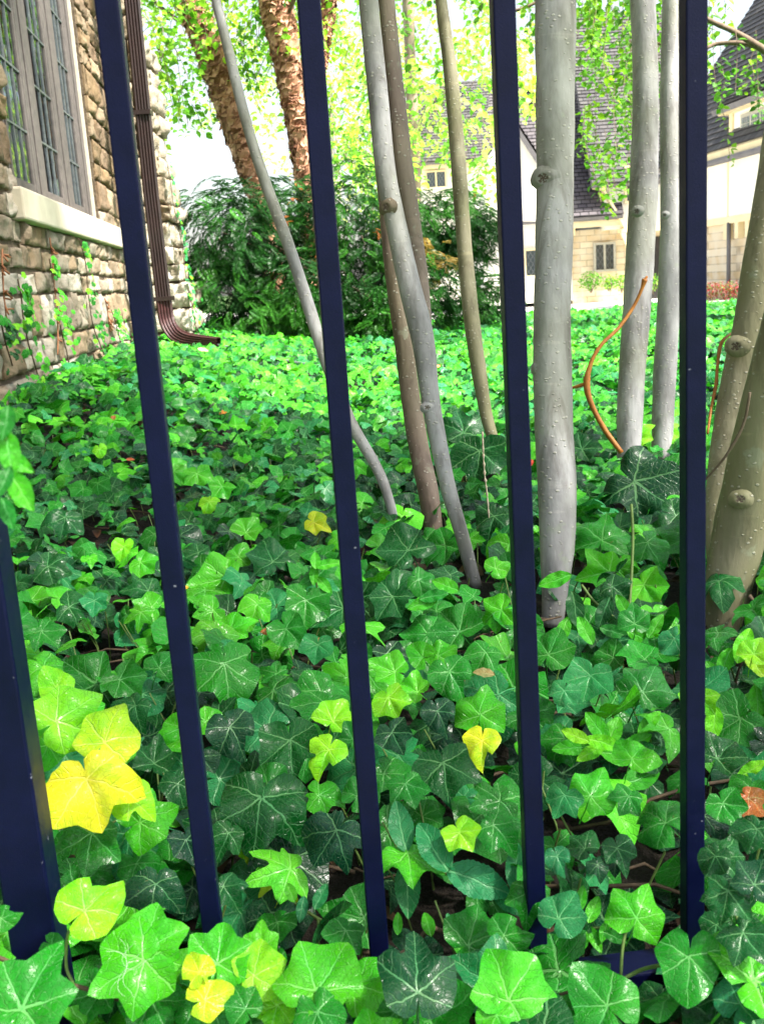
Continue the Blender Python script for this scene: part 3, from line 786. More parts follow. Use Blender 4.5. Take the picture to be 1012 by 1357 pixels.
sapling('sapling', 'pale silvery trunk ending above the leaves just left of the third picket', tuple(P(628, 775, 1.85)),
    [([(482, -60, 2.1), (488, 0, 2.08), (498, 100, 2.05), (510, 220, 2.02), (525, 300, 2.0), (543, 380, 1.97), (560, 450, 1.95), (572, 540, 1.92), (592, 640, 1.88), (612, 710, 1.86), (630, 778, 1.85)],
      [23, 24, 25, 25, 26, 28, 29, 24, 21, 19, 17], None),
     ([(508, -60, 2.14), (512, 0, 2.12), (522, 100, 2.09), (533, 200, 2.06), (545, 290, 2.04), (556, 370, 2.0), (562, 440, 1.965)], [19, 20, 21, 22, 22, 22, 20], M['bark_tan'])],
    B_, None, [(511, 274, 1.985, .009, M['bark_tan'], (-.8, 0)), (566, 540, 1.9, .006, B_, (-.2, 0))])
sapling('sapling', 'brownish violet trunk standing just behind the pale silvery one', tuple(P(575, 700, 2.2)),
    [([(484, -60, 2.5), (492, 60, 2.45), (502, 180, 2.42), (513, 280, 2.4), (522, 370, 2.36), (533, 440, 2.33), (543, 520, 2.3), (556, 600, 2.25), (567, 650, 2.22), (575, 712, 2.2)],
      [15, 16, 18, 20, 22, 24, 25, 27, 27, 25], None)], Tn, None)
sapling('sapling', 'thin pale green stem just left of the third picket, knobbed at its foot', tuple(P(655, 592, 2.75)),
    [([(580, -60, 3.1), (584, 0, 3.05), (596, 90, 3.0), (606, 200, 2.95), (613, 300, 2.9), (622, 400, 2.85), (631, 470, 2.8), (642, 540, 2.78), (651, 575, 2.76), (659, 598, 2.75)],
      [13, 14, 17, 19, 19, 20, 20, 17, 15, 10], None)], M['bark_olive'], None)
sapling('sapling', 'thickest straight grey trunk immediately right of the third picket', tuple(P(733, 820, 1.68)),
    [([(735, -60, 1.9), (736, 0, 1.88), (735, 120, 1.85), (735, 230, 1.82), (733, 350, 1.79), (731, 450, 1.77), (733, 550, 1.75), (738, 650, 1.72), (738, 730, 1.70), (735, 780, 1.69), (731, 830, 1.68)],
      [49, 49, 48, 47, 46, 48, 50, 49, 45, 36, 30], None)], B_, None,
    [(719, 236, 1.79, .011, B_, (-.5, 0)), (715, 489, 1.74, .009, B_, (-.7, 0)), (752, 573, 1.72, .004, Tn, (.5, 0))], bump=.06)
sapling('sapling', 'mid grey trunk with the orange twig leaning across it', tuple(P(833, 605, 2.75)),
    [([(849, -60, 2.95), (851, 0, 2.93), (855, 110, 2.9), (853, 230, 2.87), (847, 350, 2.83), (840, 450, 2.8), (835, 530, 2.77), (832, 615, 2.75)],
      [29, 30, 31, 34, 36, 35, 34, 30], None)], B_, None, [(843, 280, 2.78, .008, B_, (-.6, 0))])
sapling('sapling', 'grey trunk half hidden by the fourth picket, second from the right', tuple(P(878, 600, 2.9)),
    [([(890, -60, 3.1), (889, 0, 3.08), (887, 140, 3.05), (889, 280, 3.0), (886, 400, 2.96), (880, 500, 2.93), (876, 615, 2.9)], [20, 22, 24, 27, 29, 29, 27], None)], B_, None, [(880, 285, 2.95, .006, B_, (-.6, 0))])
sapling('forked_tree', 'olive forked tree trunk leaning out of frame at the right edge', tuple(P(958, 838, 1.6)),
    [([(1072, 20, 1.98), (1056, 90, 1.96), (1042, 160, 1.95), (1030, 240, 1.9), (1014, 330, 1.87), (1000, 420, 1.85), (986, 490, 1.84), (973, 560, 1.82), (962, 640, 1.78), (955, 700, 1.72), (953, 760, 1.66)],
      [48, 49, 50, 50, 51, 51, 52, 52, 50, 44, 30], M['bark_olive']),
     ([(1112, 160, 1.54), (1093, 230, 1.545), (1075, 300, 1.55), (1054, 380, 1.56), (1032, 470, 1.58), (1010, 560, 1.6), (994, 640, 1.61), (976, 720, 1.62), (962, 790, 1.61), (952, 850, 1.6)],
      [58, 60, 62, 62, 64, 68, 70, 68, 58, 46], M['bark_olive'])], Ol, None,
    [(980, 661, 1.565, .008, M['bark_olive'], (-.15, 0)), (974, 459, 1.80, .010, M['bark_olive'], (-.6, 0))], bump=.04)

_ft = [o for o in COL.objects if o.name.startswith('forked_tree')][0]
_sdv = np.array(_sd); _c = np.array([.0, 1.5, .1]) + _sdv * 6.6  # centre of an unseen crown, set up the sun direction to shade the foreground
b = MB(); _a = P(1110, 170, 1.54); _a2 = P(1068, 30, 1.98)
for st0, tgt in ((_a, (2.4, 1.0, 4.2)), (_a2, (2.2, 3.0, 4.4)), (_a, (4.2, .3, 5.0)), (_a2, (4.2, 2.4, 5.2)), (_a, (3.4, -.9, 4.6))):
    t_ = Vector(tgt); m1 = st0.lerp(t_, .45) + Vector((.25, 0, -.1)); sp2 = spline([tuple(st0), tuple(m1), tuple(t_)], 6); b.tube(sp2, [.034 * (1 - .8 * i / len(sp2)) for i in range(len(sp2))], 10, .06)
b.build('limbs', M['bark_olive'], _ft, True)  # limbs leading to that added crown
_rg = np.random.default_rng(21); n_ = 1500; d_ = _rg.normal(0, 1, (n_, 3)); d_ /= np.linalg.norm(d_, axis=1, keepdims=True)
p_ = _c + d_ * [3.1, 2.3, 1.15] * (_rg.uniform(0, 1, (n_, 1)) ** .4)
u_, v_, w_v = (p_ - np.array(CAM)) @ np.array(RT), (p_ - np.array(CAM)) @ np.array(DN), (p_ - np.array(CAM)) @ np.array(_F)
kp = ~((w_v > .2) & (np.abs(u_) < w_v * .46) & (v_ > -w_v * .62)); p_ = p_[kp]; n_ = len(p_)
tn_ = np.array(TC['green'])[_rg.integers(0, 3, n_)] * _rg.uniform(.7, 1.3, (n_, 1)); tn_ = np.hstack([tn_, np.ones((n_, 1))])
o = link('crown', tri_mesh('crown', *scatter(LT_ROUND, p_, _rg.normal(0, .6, (n_, 3)) + [0, 0, 1], _rg.normal(0, 1, (n_, 3)), _rg.uniform(.14, .26, n_), tn_), M['tree_leaf']), _ft); o['kind'] = 'stuff'  # crown out of view, added for its shade on the near ivy
# dead orange twig, small dark twigs
def twig(label, name, pts, wd, mat, cat='twig', n=6, side=()):
    q = [(*P(x, y, Y), w_ / F * Y / 2) for (x, y, Y), w_ in zip(pts, wd)]; s_ = spline(q, n); b = MB(); b.tube([a[:3] for a in s_], [a[3] for a in s_], 8, .12, fr=60)
    for sd_ in side:
        q = [(*P(x, y, Y), w_ / F * Y / 2) for (x, y, Y), w_ in sd_]; s2 = spline(q, 4); b.tube([a[:3] for a in s2], [a[3] for a in s2], 6, .1, fr=60)
    return tag(b.build(name, mat, None, True), label, cat)
twig('bare orange twig with a kink, leaning across the mid grey trunk', 'bare_twig',
     [(854, 370, 2.5), (849, 385, 2.5), (838, 408, 2.5), (818, 436, 2.48), (797, 456, 2.46), (783, 480, 2.45), (777, 508, 2.44), (783, 535, 2.43), (800, 568, 2.42), (823, 600, 2.4)],
     [8, 4.5, 4.5, 5, 5, 5.5, 9, 7, 7, 7], M['orange_twig'], side=[[((777, 508, 2.44), 6), ((765, 512, 2.45), 5), ((753, 515, 2.46), 2)], [((853, 372, 2.5), 5), ((857, 366, 2.5), 3)]])
twig('short reddish twig with a hooked tip beside the forked olive trunk', 'bare_twig',
     [(968, 442, 1.9), (955, 455, 1.88), (950, 485, 1.86), (948, 510, 1.85), (942, 540, 1.83), (937, 575, 1.8)], [3, 5, 4, 5, 4, 3], M['orange_twig'])
twig('thin dark twig crossing in front of the forked olive trunk', 'bare_twig', [(993, 520, 1.45), (985, 560, 1.46), (970, 590, 1.47), (955, 612, 1.48), (930, 640, 1.5)], [4, 4, 4.5, 3.5, 2], M['twig'])
twig('small pale side shoot low on the right of the forked trunk', 'bare_twig', [(992, 790, 1.56), (1000, 798, 1.55), (1014, 806, 1.54), (1030, 812, 1.53)], [7, 4, 3, 3], M['twig'])

# ================================================================ PEELING BIRCHES BEYOND THE SHRUB
def birch(label, stems, crown_px, seed, ncr):
    e = empty('birch_tree', tuple(P(*stems[0][0][-1]))); tag(e, label, 'tree', 'peeling birches beyond the yew shrub')
    for pts, wd in stems:
        trunk(e, 'trunk', pts, wd, M['birch'], .14, 16, 8)
        q = [np.array((*P(x, y, Y), w_ / F * Y / 2 * .86)) for (x, y, Y), w_ in zip(pts, wd)]; sp_ = spline(q, 60)
        rg = random.Random(seed)
        for nm, mt, cnt_ in (('bark_flakes', M['flake_a'], 1300), ('dark_bark_flakes', M['flake_b'], 520)):
            b = MB()
            for _ in range(cnt_):
                s_ = sp_[rg.randrange(len(sp_))]; p = Vector(s_[:3]); r = s_[3]; th = rg.uniform(0, 6.28); wa = rg.uniform(.12, .38); hh = rg.uniform(.025, .075); lift = rg.uniform(.010, .028) if mt is M['flake_b'] else rg.uniform(.004, .022)
                rows = []; sk = rg.uniform(-.5, .5)
                for k in range(3):
                    zz = p.z + hh * (k / 2 - .5) + sk * (0 if not rows else 1) * 0; o = r * (1.05 + .05 * rg.random()) + (lift * (k / 2) ** 2 if rg.random() < .7 else lift * (1 - k / 2) ** 2)
                    for a in (-wa, 0, wa):
                        t_ = th + a + .1 * k; ex = 0 if a == 0 else lift * .6 * rg.random()
                        rows.append((p.x + math.cos(t_) * (o + ex), p.y + math.sin(t_) * (o + ex), zz + a / wa * sk * .03 + rg.uniform(-.012, .012)))
                b.add(rows, [(0,1,4,3),(1,2,5,4),(3,4,7,6),(4,5,8,7)])
            f_ = b.build(nm, mt, e); f_['kind'] = 'stuff'; so_ = f_.modifiers.new('s', 'SOLIDIFY'); so_.thickness = .002
    rg = random.Random(seed + 5); st = []; dr = []
    for x0, x1, y0, y1, Y0, Y1, n in crown_px:
        for _ in range(n):
            st.append(tuple(P(rg.uniform(x0, x1), rg.uniform(y0, y1), rg.uniform(Y0, Y1)))); dr.append((rg.uniform(-1, 1), rg.uniform(-1, 1), -.2))
    crown(e, sprays(st, .55, 18, .058, TC['lime'], droop=.7, seed=seed, twigr=.0035, dirs=dr, spread=.06))
    b = MB()
    for pts, wd in stems:      # limbs that carry the leafy twigs
        for _ in range(7):
            x, y, Y = pts[rg.randrange(0, 2)]; p = P(x, y + rg.uniform(-60, 60), Y); a = rg.uniform(0, 6.28); L = rg.uniform(.6, 1.3); d = Vector((math.cos(a), math.sin(a) * .6, .35))
            q = [p + d * L * t_ + Vector((0, 0, .25 * math.sin(t_ * 3))) + Vector((rg.uniform(-.05, .05), 0, rg.uniform(-.04, .04))) for t_ in (0, .25, .5, .75, 1)]
            b.tube(q, [.022, .017, .012, .008, .004], 5, .1)
    b.build('limbs', M['twig'], e, True); return e
birch('leaning peeling pink barked birch, left one above the yew shrub',
      [([(232, -70, 8.9), (252, 0, 9.0), (278, 70, 9.0), (302, 140, 9.0), (326, 210, 9.0), (345, 270, 9.0), (372, 400, 9.0)], [34, 36, 35, 34, 30, 28, 28])],
      [(180, 330, -120, 40, 7.5, 10.5, 60), (190, 260, 40, 150, 8, 10, 22), (320, 400, -60, 70, 8.5, 10.5, 26)], 11, 0)
birch('upright peeling birch with orange shaggy bark beside the second picket',
      [([(352, -70, 8.6), (364, 0, 8.6), (378, 70, 8.6), (393, 150, 8.6), (404, 230, 8.6), (412, 300, 8.6), (424, 410, 8.6)], [42, 40, 34, 30, 26, 26, 26]),
       ([(440, -70, 9.0), (436, 0, 9.0), (428, 60, 9.0), (420, 120, 9.0), (411, 250, 9.0)], [16, 15, 14, 13, 12])],
      [(330, 480, -130, 30, 8, 10.5, 44), (420, 500, 30, 230, 9.5, 11, 34), (250, 400, 20, 120, 9.3, 11, 20)], 23, 0)

# ================================================================ TREES BEYOND
e = empty('lime_tree', tuple(P(548, 400, 13))); tag(e, 'bright lime leaved tree with a thin tan trunk, between the second and third pickets', 'tree')
trunk(e, 'trunk', [(536, -80, 13), (541, 20, 13), (545, 120, 13), (549, 230, 13), (552, 400, 13)], [12, 13, 14, 15, 18], M['bark_tan'], .15, 12)
rg = random.Random(3); st = []
for x0, x1, y0, y1, Y0, Y1, n in [(440, 720, -130, 60, 11, 16, 80), (500, 640, 60, 160, 11, 15, 30), (470, 560, 120, 235, 12, 15, 22), (560, 720, 50, 110, 12, 16, 14), (620, 690, 100, 250, 12, 16, 16)]:
    st += [tuple(P(rg.uniform(x0, x1), rg.uniform(y0, y1), rg.uniform(Y0, Y1))) for _ in range(n)]
crown(e, sprays(st, .8, 18, .085, TC['pale'] + TC['lime'], droop=.6, seed=5, twigr=.004, spread=.08))
e = empty('drooping_tree', tuple(P(1130, 470, 6.5))); tag(e, 'tree with drooping leafy twigs and dark limbs hanging in front of the slate roofs', 'tree')
trunk(e, 'trunk', [(1090, -400, 6.4), (1110, -100, 6.45), (1120, 200, 6.5), (1132, 520, 6.5)], [60, 66, 70, 80], B_, .08, 16)
b = MB()
def limb(pts, wd):
    q = [(*P(x, y, Y), w_ / F * Y / 2) for (x, y, Y), w_ in zip(pts, wd)]; s_ = spline(q, 6); b.tube([a[:3] for a in s_], [a[3] for a in s_], 8, .12, fr=20)
limb([(1105, 120, 6.45), (1040, 85, 6.3), (1005, 62, 6.2), (972, 42, 6.2), (935, 25, 6.2), (900, 5, 6.3), (850, -20, 6.4), (780, -30, 6.5), (690, 12, 6.5), (655, 10, 6.6)], [20, 11, 9, 7, 6, 5, 5, 4, 4, 3])
limb([(1012, 66, 6.2), (985, 58, 6.25), (950, 58, 6.3), (925, 66, 6.3), (880, 60, 6.5), (850, 50, 6.6)], [6, 6, 5, 4, 3, 2]); limb([(1100, 0, 6.4), (1000, -60, 6.6), (860, -90, 7), (740, -90, 7.2)], [18, 14, 10, 6])
b.build('limbs', M['twig'], e, True)
st = []; dr = []
for x0, x1, y0, y1, n in [(740, 800, -80, 30, 26), (795, 905, -80, 60, 46), (770, 840, 40, 130, 18), (770, 835, 120, 200, 9), (800, 832, 150, 215, 5), (930, 1012, -60, 60, 9), (935, 960, 60, 140, 2), (985, 1012, 70, 110, 2), (600, 735, -110, -10, 22), (680, 700, 30, 60, 2)]:
    for _ in range(n): st.append(tuple(P(rg.uniform(x0, x1), rg.uniform(y0, y1), rg.uniform(5.8, 8)))); dr.append((rg.uniform(-.3, .3), rg.uniform(-.3, .3), -.8))
crown(e, sprays(st, .38, 13, .047, TC['green'] + TC['green'] + TC['lime'][:2], droop=1.0, seed=8, dirs=dr, T=LT_ROUND))
# a wide pale crown far off behind everything
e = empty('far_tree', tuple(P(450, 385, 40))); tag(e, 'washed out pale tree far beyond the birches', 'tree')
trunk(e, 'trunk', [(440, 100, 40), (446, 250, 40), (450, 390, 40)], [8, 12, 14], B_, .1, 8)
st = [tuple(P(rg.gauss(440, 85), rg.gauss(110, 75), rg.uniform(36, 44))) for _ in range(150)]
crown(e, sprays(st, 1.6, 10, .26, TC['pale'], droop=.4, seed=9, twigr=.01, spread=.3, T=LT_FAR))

# ================================================================ YEW SHRUB
def frond():
    V = []; Fc = []; rs = random.Random(4)
    for i in range(13):
        y = i / 13; z = -.28 * y * y; wv = .23 * math.sin(math.pi * (.16 + .8 * y)) + .03
        for sg in (-1, 1):
            n0 = len(V); dx = sg * wv; a = .11
            V += [(0, y, z), (dx * .55, y + a * .5 - .022, z + .03), (dx, y + a + .02, z + rs.uniform(-.05, .03)), (dx * .5, y + a * .6 + .03, z + .03)]
            Fc += [(n0, n0+1, n0+2), (n0, n0+2, n0+3)] if sg > 0 else [(n0, n0+2, n0+1), (n0, n0+3, n0+2)]
    n0 = len(V); V += [(-.008, 0, 0), (.008, 0, 0), (0, 1.03, -.28)]; Fc.append((n0, n0+1, n0+2))
    return np.array(V, float), np.array(Fc)
FR = frond()
ye = empty('yew_shrub', tuple(P(440, 430, 7.6))); tag(ye, 'dense dark green feathery shrub beyond the downspout and in front of the birches', 'shrub')
blobs = [(300, 310, 7.6, .40, 1), (285, 385, 7.5, .30, .8), (345, 300, 7.9, .40, 1), (395, 300, 7.9, .40, .9), (350, 380, 7.6, .36, .9), (470, 292, 7.8, .44, 1.3), (480, 380, 7.5, .40, 1.1), (410, 395, 7.4, .34, 1), (540, 310, 8.0, .36, 1),
         (545, 385, 7.6, .34, .9), (598, 300, 8.1, .30, .8), (628, 312, 8.1, .25, .7), (612, 395, 7.9, .26, .6), (440, 425, 7.3, .25, .6), (520, 425, 7.3, .25, .6), (330, 425, 7.3, .25, .5), (650, 390, 8, .18, .3)]
pos = []; nn = []; tp = []; scl = []; tn = []; rg2 = np.random.default_rng(2)
for px, py, Y, r, dn in blobs:
    c = np.array(P(px, py, Y)); n_ = int(620 * dn)
    d = rg2.normal(0, 1, (n_, 3)); d /= np.linalg.norm(d, axis=1, keepdims=True); rr = r * rg2.uniform(.35, 1.02, n_) ** .6
    for i in range(n_):
        p = c + d[i] * rr[i]
        if p[2] < .16: continue
        if noise.noise(Vector(p * 5.5)) < -.22: continue
        out_ = d[i] * np.array([1, 1, .55]) + rg2.normal(0, .38, 3) + np.array([0, -.15, .28]); out_ /= np.linalg.norm(out_)
        pos.append(p); tp.append(out_); q = np.array([0, -.2, 1.0]) + d[i] * .8 + rg2.normal(0, .35, 3); nn.append(q); scl.append(rg2.uniform(.08, .15))
        k = rg2.uniform(.6, 1.25); t_ = noise.noise(Vector(p * 3)) + rg2.normal(0, .2)
        cc = (.035, .17, .016) if t_ > .22 else ((.020, .115, .014) if t_ > -.1 else (.012, .065, .012))
        tn.append((cc[0]*k, cc[1]*k, cc[2]*k, 1))
for i in range(26):    # an autumn-brown spray and a few orange tips
    p = np.array(P(rg2.normal(583, 14), rg2.normal(345, 13), 7.5)); pos.append(p); tp.append(rg2.normal(0, .6, 3) + [0, -.3, .2]); nn.append(rg2.normal(0, .3, 3) + [0, -.3, 1]); scl.append(.13); tn.append((.36, .27, .08, 1))
for px, py in [(385, 262), (392, 248), (372, 290), (505, 312), (500, 305), (630, 262), (420, 340), (380, 300)]:
    for _ in range(3):
        pos.append(np.array(P(px + rg2.normal(0, 3), py + rg2.normal(0, 3), 7.35))); tp.append(rg2.normal(0, 1, 3)); nn.append(rg2.normal(0, .5, 3) + [0, -.5, 1]); scl.append(.04); tn.append((.40, .14, .03, 1))
V, Fc, U, T = scatter(FR, np.array(pos), np.array(nn), np.array(tp), np.array(scl), np.array(tn))
o = link('sprays', tri_mesh('sprays', V, Fc, U, T, M['needle'], False), ye); o['kind'] = 'stuff'
b = MB()
for i in range(44):
    px, py, Y, r, dn = blobs[i % len(blobs)]; a = P(random.uniform(290, 610), 440, random.uniform(7.4, 7.9)); a.z = .08; c = P(px + random.uniform(-25, 25), py + random.uniform(-20, 10), Y)
    m1 = a.lerp(c, .5) + Vector((random.uniform(-.12, .12), random.uniform(-.1, .1), .05)); s_ = spline([tuple(a), tuple(m1), tuple(c)], 4); b.tube(s_, [.011 * (1 - i_ / (len(s_) + 2)) for i_ in range(len(s_))], 5, .1)
b.build('stems', M['twig'], ye, True)

# ================================================================ FAR HOUSES
def quadbox(b, pts, thick):
    """a slab below/behind a quad"""
    pts = [Vector(p) for p in pts]; n = (pts[1] - pts[0]).cross(pts[3] - pts[0]).normalized(); lo = [p - n * thick for p in pts]
    b.add(pts + lo, [(0,1,2,3), (7,6,5,4), (0,4,5,1), (1,5,6,2), (2,6,7,3), (3,7,4,0)])
def roof(parent, A, B2, C2, D2, mat, name='roof', rowh=.17, thick=.12):
    """a pitched roof slope with overlapping slate courses: eave A-B, ridge D-C"""
    A, B2, C2, D2 = map(Vector, (A, B2, C2, D2)); B2.z = A.z; C2.z = D2.z; n = (B2 - A).cross(D2 - A).normalized()
    H = ((D2 - A).length + (C2 - B2).length) / 2; rows = max(2, round(H / rowh)); vs = []; fs = []; uv = []; L = (B2 - A).length
    for k in range(rows):
        f0, f1 = k / rows, (k + 1.25) / rows if k < rows - 1 else 1
        cols = 24; a0, b0 = A.lerp(D2, f0), B2.lerp(C2, f0); a1, b1 = A.lerp(D2, f1), B2.lerp(C2, f1)
        for c_ in range(cols):
            g0, g1 = c_ / cols, (c_ + 1) / cols; j0 = .012 * noise.noise(Vector((k * .7, g0 * L * .8, 0))); j1 = .012 * noise.noise(Vector((k * .7, g1 * L * .8, 0)))
            i0 = len(vs); q0, q1 = a0.lerp(b0, g0) + n * (.034 + j0), a0.lerp(b0, g1) + n * (.034 + j1)
            vs += [q0, q1, a1.lerp(b1, g1) + n * .002, a1.lerp(b1, g0) + n * .002, q0 - n * .034, q1 - n * .034]
            fs += [(i0, i0+1, i0+2, i0+3), (i0+4, i0+5, i0+1, i0)]
            def u_(p): return ((p - A).dot((B2 - A).normalized()))
            us = [(u_(q0), (k + .06) * .17), (u_(q1), (k + .06) * .17), (u_(q1), (k + .97) * .17), (u_(q0), (k + .97) * .17), (u_(q0), (k+.05) * .17), (u_(q1), (k+.05) * .17)]
            uv += [us[0], us[1], us[2], us[3], us[4], us[5], us[1], us[0]]
    me = bpy.data.meshes.new(name); me.from_pydata([tuple(v) for v in vs], [], fs); ul = me.uv_layers.new(name='m'); ul.data.foreach_set('uv', np.array(uv, np.float32).ravel())
    o = link(name, me, parent, mat)
    b = MB(); quadbox(b, [q_ - n * .03 for q_ in (A, B2, C2, D2)], thick); b.build('roof_deck', M['timber_dark'], o); return o
def boxpx(b, x0, x1, y0, y1, Y, depth, proud=0.0):
    """a box whose front face covers these pixels at distance Y, upright, running back by depth"""
    a = P(x0, (y0 + y1) / 2, Y); c = P(x1, (y0 + y1) / 2, Y); zt = P((x0 + x1) / 2, y0, Y).z; zb = P((x0 + x1) / 2, y1, Y).z
    b.box((a.x, Y - proud, zb), (c.x, Y + depth, zt))
def leaded(parent, x0, x1, y0, y1, Y, frame_mat, nl=2, grid=5):
    a = P(x0, y1, Y); c = P(x1, y0, Y); zt, zb = P((x0+x1)/2, y0, Y).z, P((x0+x1)/2, y1, Y).z; t = .06
    f = MB(); f.box((a.x - t, Y - .05, zb - t), (a.x, Y + .05, zt + t)); f.box((c.x, Y - .05, zb - t), (c.x + t, Y + .05, zt + t)); f.box((a.x, Y - .048, zt), (c.x, Y + .05, zt + t)); f.box((a.x - t * 1.5, Y - .09, zb - t), (c.x + t * 1.5, Y + .05, zb - .002))
    for i in range(1, nl):
        xm = a.x + (c.x - a.x) * i / nl; f.box((xm - .03, Y - .04, zb), (xm + .03, Y + .03, zt))
    fo = f.build('window', frame_mat, parent); p = MB(); p.box((a.x, Y + .012, zb), (c.x, Y + .02, zt)); p.build('pane', M['glass'], fo)
    l = MB(); n = int((c.x - a.x) / .11); hh = zt - zb
    for i in range(-n * 2, n * 2 + 1):           # diamond leading
        for sg in (1, -1):
            xa = a.x + i * .13; pts_ = []
            u0, u1 = max(0, (a.x - xa) / (sg * .62) if sg > 0 else (xa - c.x) / .62), min(hh, (c.x - xa) / .62 if sg > 0 else (xa - a.x) / .62)
            if u1 - u0 > .05:
                p0 = Vector((xa + sg * .62 * u0, Y, zb + u0)); p1 = Vector((xa + sg * .62 * u1, Y, zb + u1)); l.obox(p0, p1 - p0, (.014, 0, 0), (0, .01, 0))
    l.build('lead_strip', M['lead'], fo); return fo
ha = empty('tudor_house', tuple(P(800, 395, 30))); tag(ha, 'cream and honey stone house with steep slate roofs, seen between the third and fourth pickets', 'house')
b = MB(); boxpx(b, 757, 935, 300, 402, 30, 5); b.build('stone_wall', M['farstone'], ha)
b = MB(); boxpx(b, 640, 757, 293, 402, 29.8, 5); boxpx(b, 800, 935, 243, 300, 29.55, 6); boxpx(b, 770, 801, 246, 291, 32, 3); b.build('plaster_wall', M['plaster'], ha)
b = MB(); boxpx(b, 690, 935, 240, 296, 33.2, 3); b.build('rear_wall', M['plaster'], ha)
b = MB(); boxpx(b, 757, 826, 292, 300, 29.4, .3); boxpx(b, 822, 935, 299, 305, 29.4, .4); boxpx(b, 757, 762, 300, 312, 29.6, .3)
for (x0, y0), (x1, y1) in [((797, 243), (827, 296)), ((787, 243), (800, 246))]:
    p0, p1 = P(x0, y0, 29.3), P(x1, y1, 29.3); b.obox(p0, p1 - p0, (0, .3, 0), (.0, 0, -.13))
for i in range(8):        # curved bracket
    t0, t1 = i / 8 * 1.4, (i + 1) / 8 * 1.4; p0, p1 = P(822 + 16 * math.sin(t0), 352 - 44 * 0 - 42 * (1 - math.cos(t0)) / .83 * 0 - 0, 29.5), None
    q0 = P(835 - 13 * (1 - math.sin(1.4 - t0) ) , 350 - 42 * i / 8, 29.4); q1 = P(835 - 13 * (1 - math.sin(1.4 - t1)), 350 - 42 * (i + 1) / 8, 29.4); b.obox(q0, q1 - q0, (.12, 0, 0), (0, .15, 0))
b.build('timber', M['timber_cream'], ha)
leaded(ha, 789, 812, 324, 357, 29.94, M['wood_pale'], 2); leaded(ha, 697, 711, 332, 365, 29.74, M['timber_cream'], 1); leaded(ha, 830, 842, 222, 266, 29.5, M['timber_cream'], 1)
b = MB(); boxpx(b, 862, 884, 313, 396, 29.95, .1); b.build('door', M['inside'], ha)
roof(ha, P(682, 293, 29.2), P(826, 292, 29.2), P(801, 158, 32.6), P(682, 158, 32.6), M['slate_purple'])
roof(ha, P(784, 244, 29.1), P(938, 240, 29.1), P(938, -40, 35.0), P(748, 20, 35.0), M['slate'])
roof(ha, P(640, 200, 33), P(790, 200, 33), P(770, 104, 36), P(650, 108, 36), M['slate_purple'])
b = MB(); g = [P(640, 293, 29.1), P(711, 293, 29.1), P(711, 209, 29.1), P(680, 160, 29.1), P(650, 209, 29.1)]
b.add([tuple(p) for p in g] + [(p.x, p.y + 2, p.z) for p in g], [(0,1,2,3,4), (1,6,7,2), (0,4,9,5), (5,9,8,7,6)]); b.build('gable', M['plaster'], ha)
roof(ha, P(720, 216, 28.9), P(720, 216, 32), P(680, 155, 32), P(680, 155, 28.9), M['slate_purple']); b = MB()
p0, p1 = P(684, 168, 28.95), P(718, 218, 28.95); b.obox(p0, p1 - p0, (0, .12, 0), (0, 0, -.12)); b.build('timber', M['timber_cream'], ha)

hb = empty('house_wing', tuple(P(970, 395, 22))); tag(hb, 'near white house wing with dormer under a big grey slate roof, at the right edge', 'house')
Bd = (P(1090, 300, 19) - P(930, 300, 24)); Bd.z = 0; Bl = Bd.length; Bu = Bd.normalized(); Bn = Vector((-Bu.y, Bu.x, 0)); B0 = P(930, 300, 24); B0.z = 0
if Bn.y < 0: Bn = -Bn
def zB(px, py):
    d = ray(px, py); t = (B0 - CAM).dot(Bn) / d.dot(Bn); p = CAM + d * t; return (p - B0).dot(Bu), p.z
def bbox(b, s0, s1, z0, z1, o0, o1): b.obox(B0 + Bu * s0 + UPZ * z0 + Bn * o0, Bu * (s1 - s0), Bn * (o1 - o0), UPZ * (z1 - z0))
zg = zB(940, 221)[1]; zj = zB(950, 291)[1]; zf = zB(950, 402)[1]
b = MB(); bbox(b, -1.5, Bl, zj, zg, 0, 6); b.build('plaster_wall', M['plaster'], hb)
b = MB(); bbox(b, -1.4, Bl, zf - .5, zj, .12, 6); b.build('stone_wall', M['farstone'], hb)
b = MB(); bbox(b, -1.5, Bl, zj - .12, zj + .02, -.03, .2)
for px in (961, 976, 990): s_ = zB(px, 295)[0]; bbox(b, s_ - .08, s_ + .08, zj - .45, zj - .12, -.02, .2)
bbox(b, -1.5, Bl, zg - .03, zg + .22, -.32, -.12); s_ = zB(964, 250)[0]; bbox(b, s_ - .03, s_ + .03, zj, zg, -.012, .01); b.build('timber', M['timber_cream'], hb)
b = MB(); p0 = B0 + Bu * -1.6 + UPZ * (zg - .02) - Bn * .42; b.tube([p0, p0 + Bu * (Bl + 1.6)], .065, 10); s_ = zB(966, 330)[0]; q = B0 + Bu * s_ - Bn * .02; b.tube([q + UPZ * zf, q + UPZ * (zj - .1)], .045, 8); b.build('gutter', M['timber_dark'], hb, True)
A_ = B0 + Bu * -2.3 + UPZ * (zg + .22) - Bn * .35; roof(hb, A_, A_ + Bu * (Bl + 2), A_ + Bu * (Bl + 2) + Bn * 7.5 + UPZ * 10.5, A_ + Bn * 7.5 + UPZ * 10.5, M['slate'])
dm = zB(973, 205); s0 = zB(974, 200)[0]; s1 = s0 + 2.2; zt = zB(985, 146)[1]; zb_ = zg + .24
b = MB(); bbox(b, s0, s1, zb_, zt, -.1, 2.6); b.build('dormer', M['plaster'], hb); b = MB()
bbox(b, s0 - .2, s1 + .2, zt - .02, zt + .14, -.3, 2.6); bbox(b, s0 - .02, s0 + .12, zb_, zt, -.14, 0); b.build('timber', M['timber_cream'], hb)
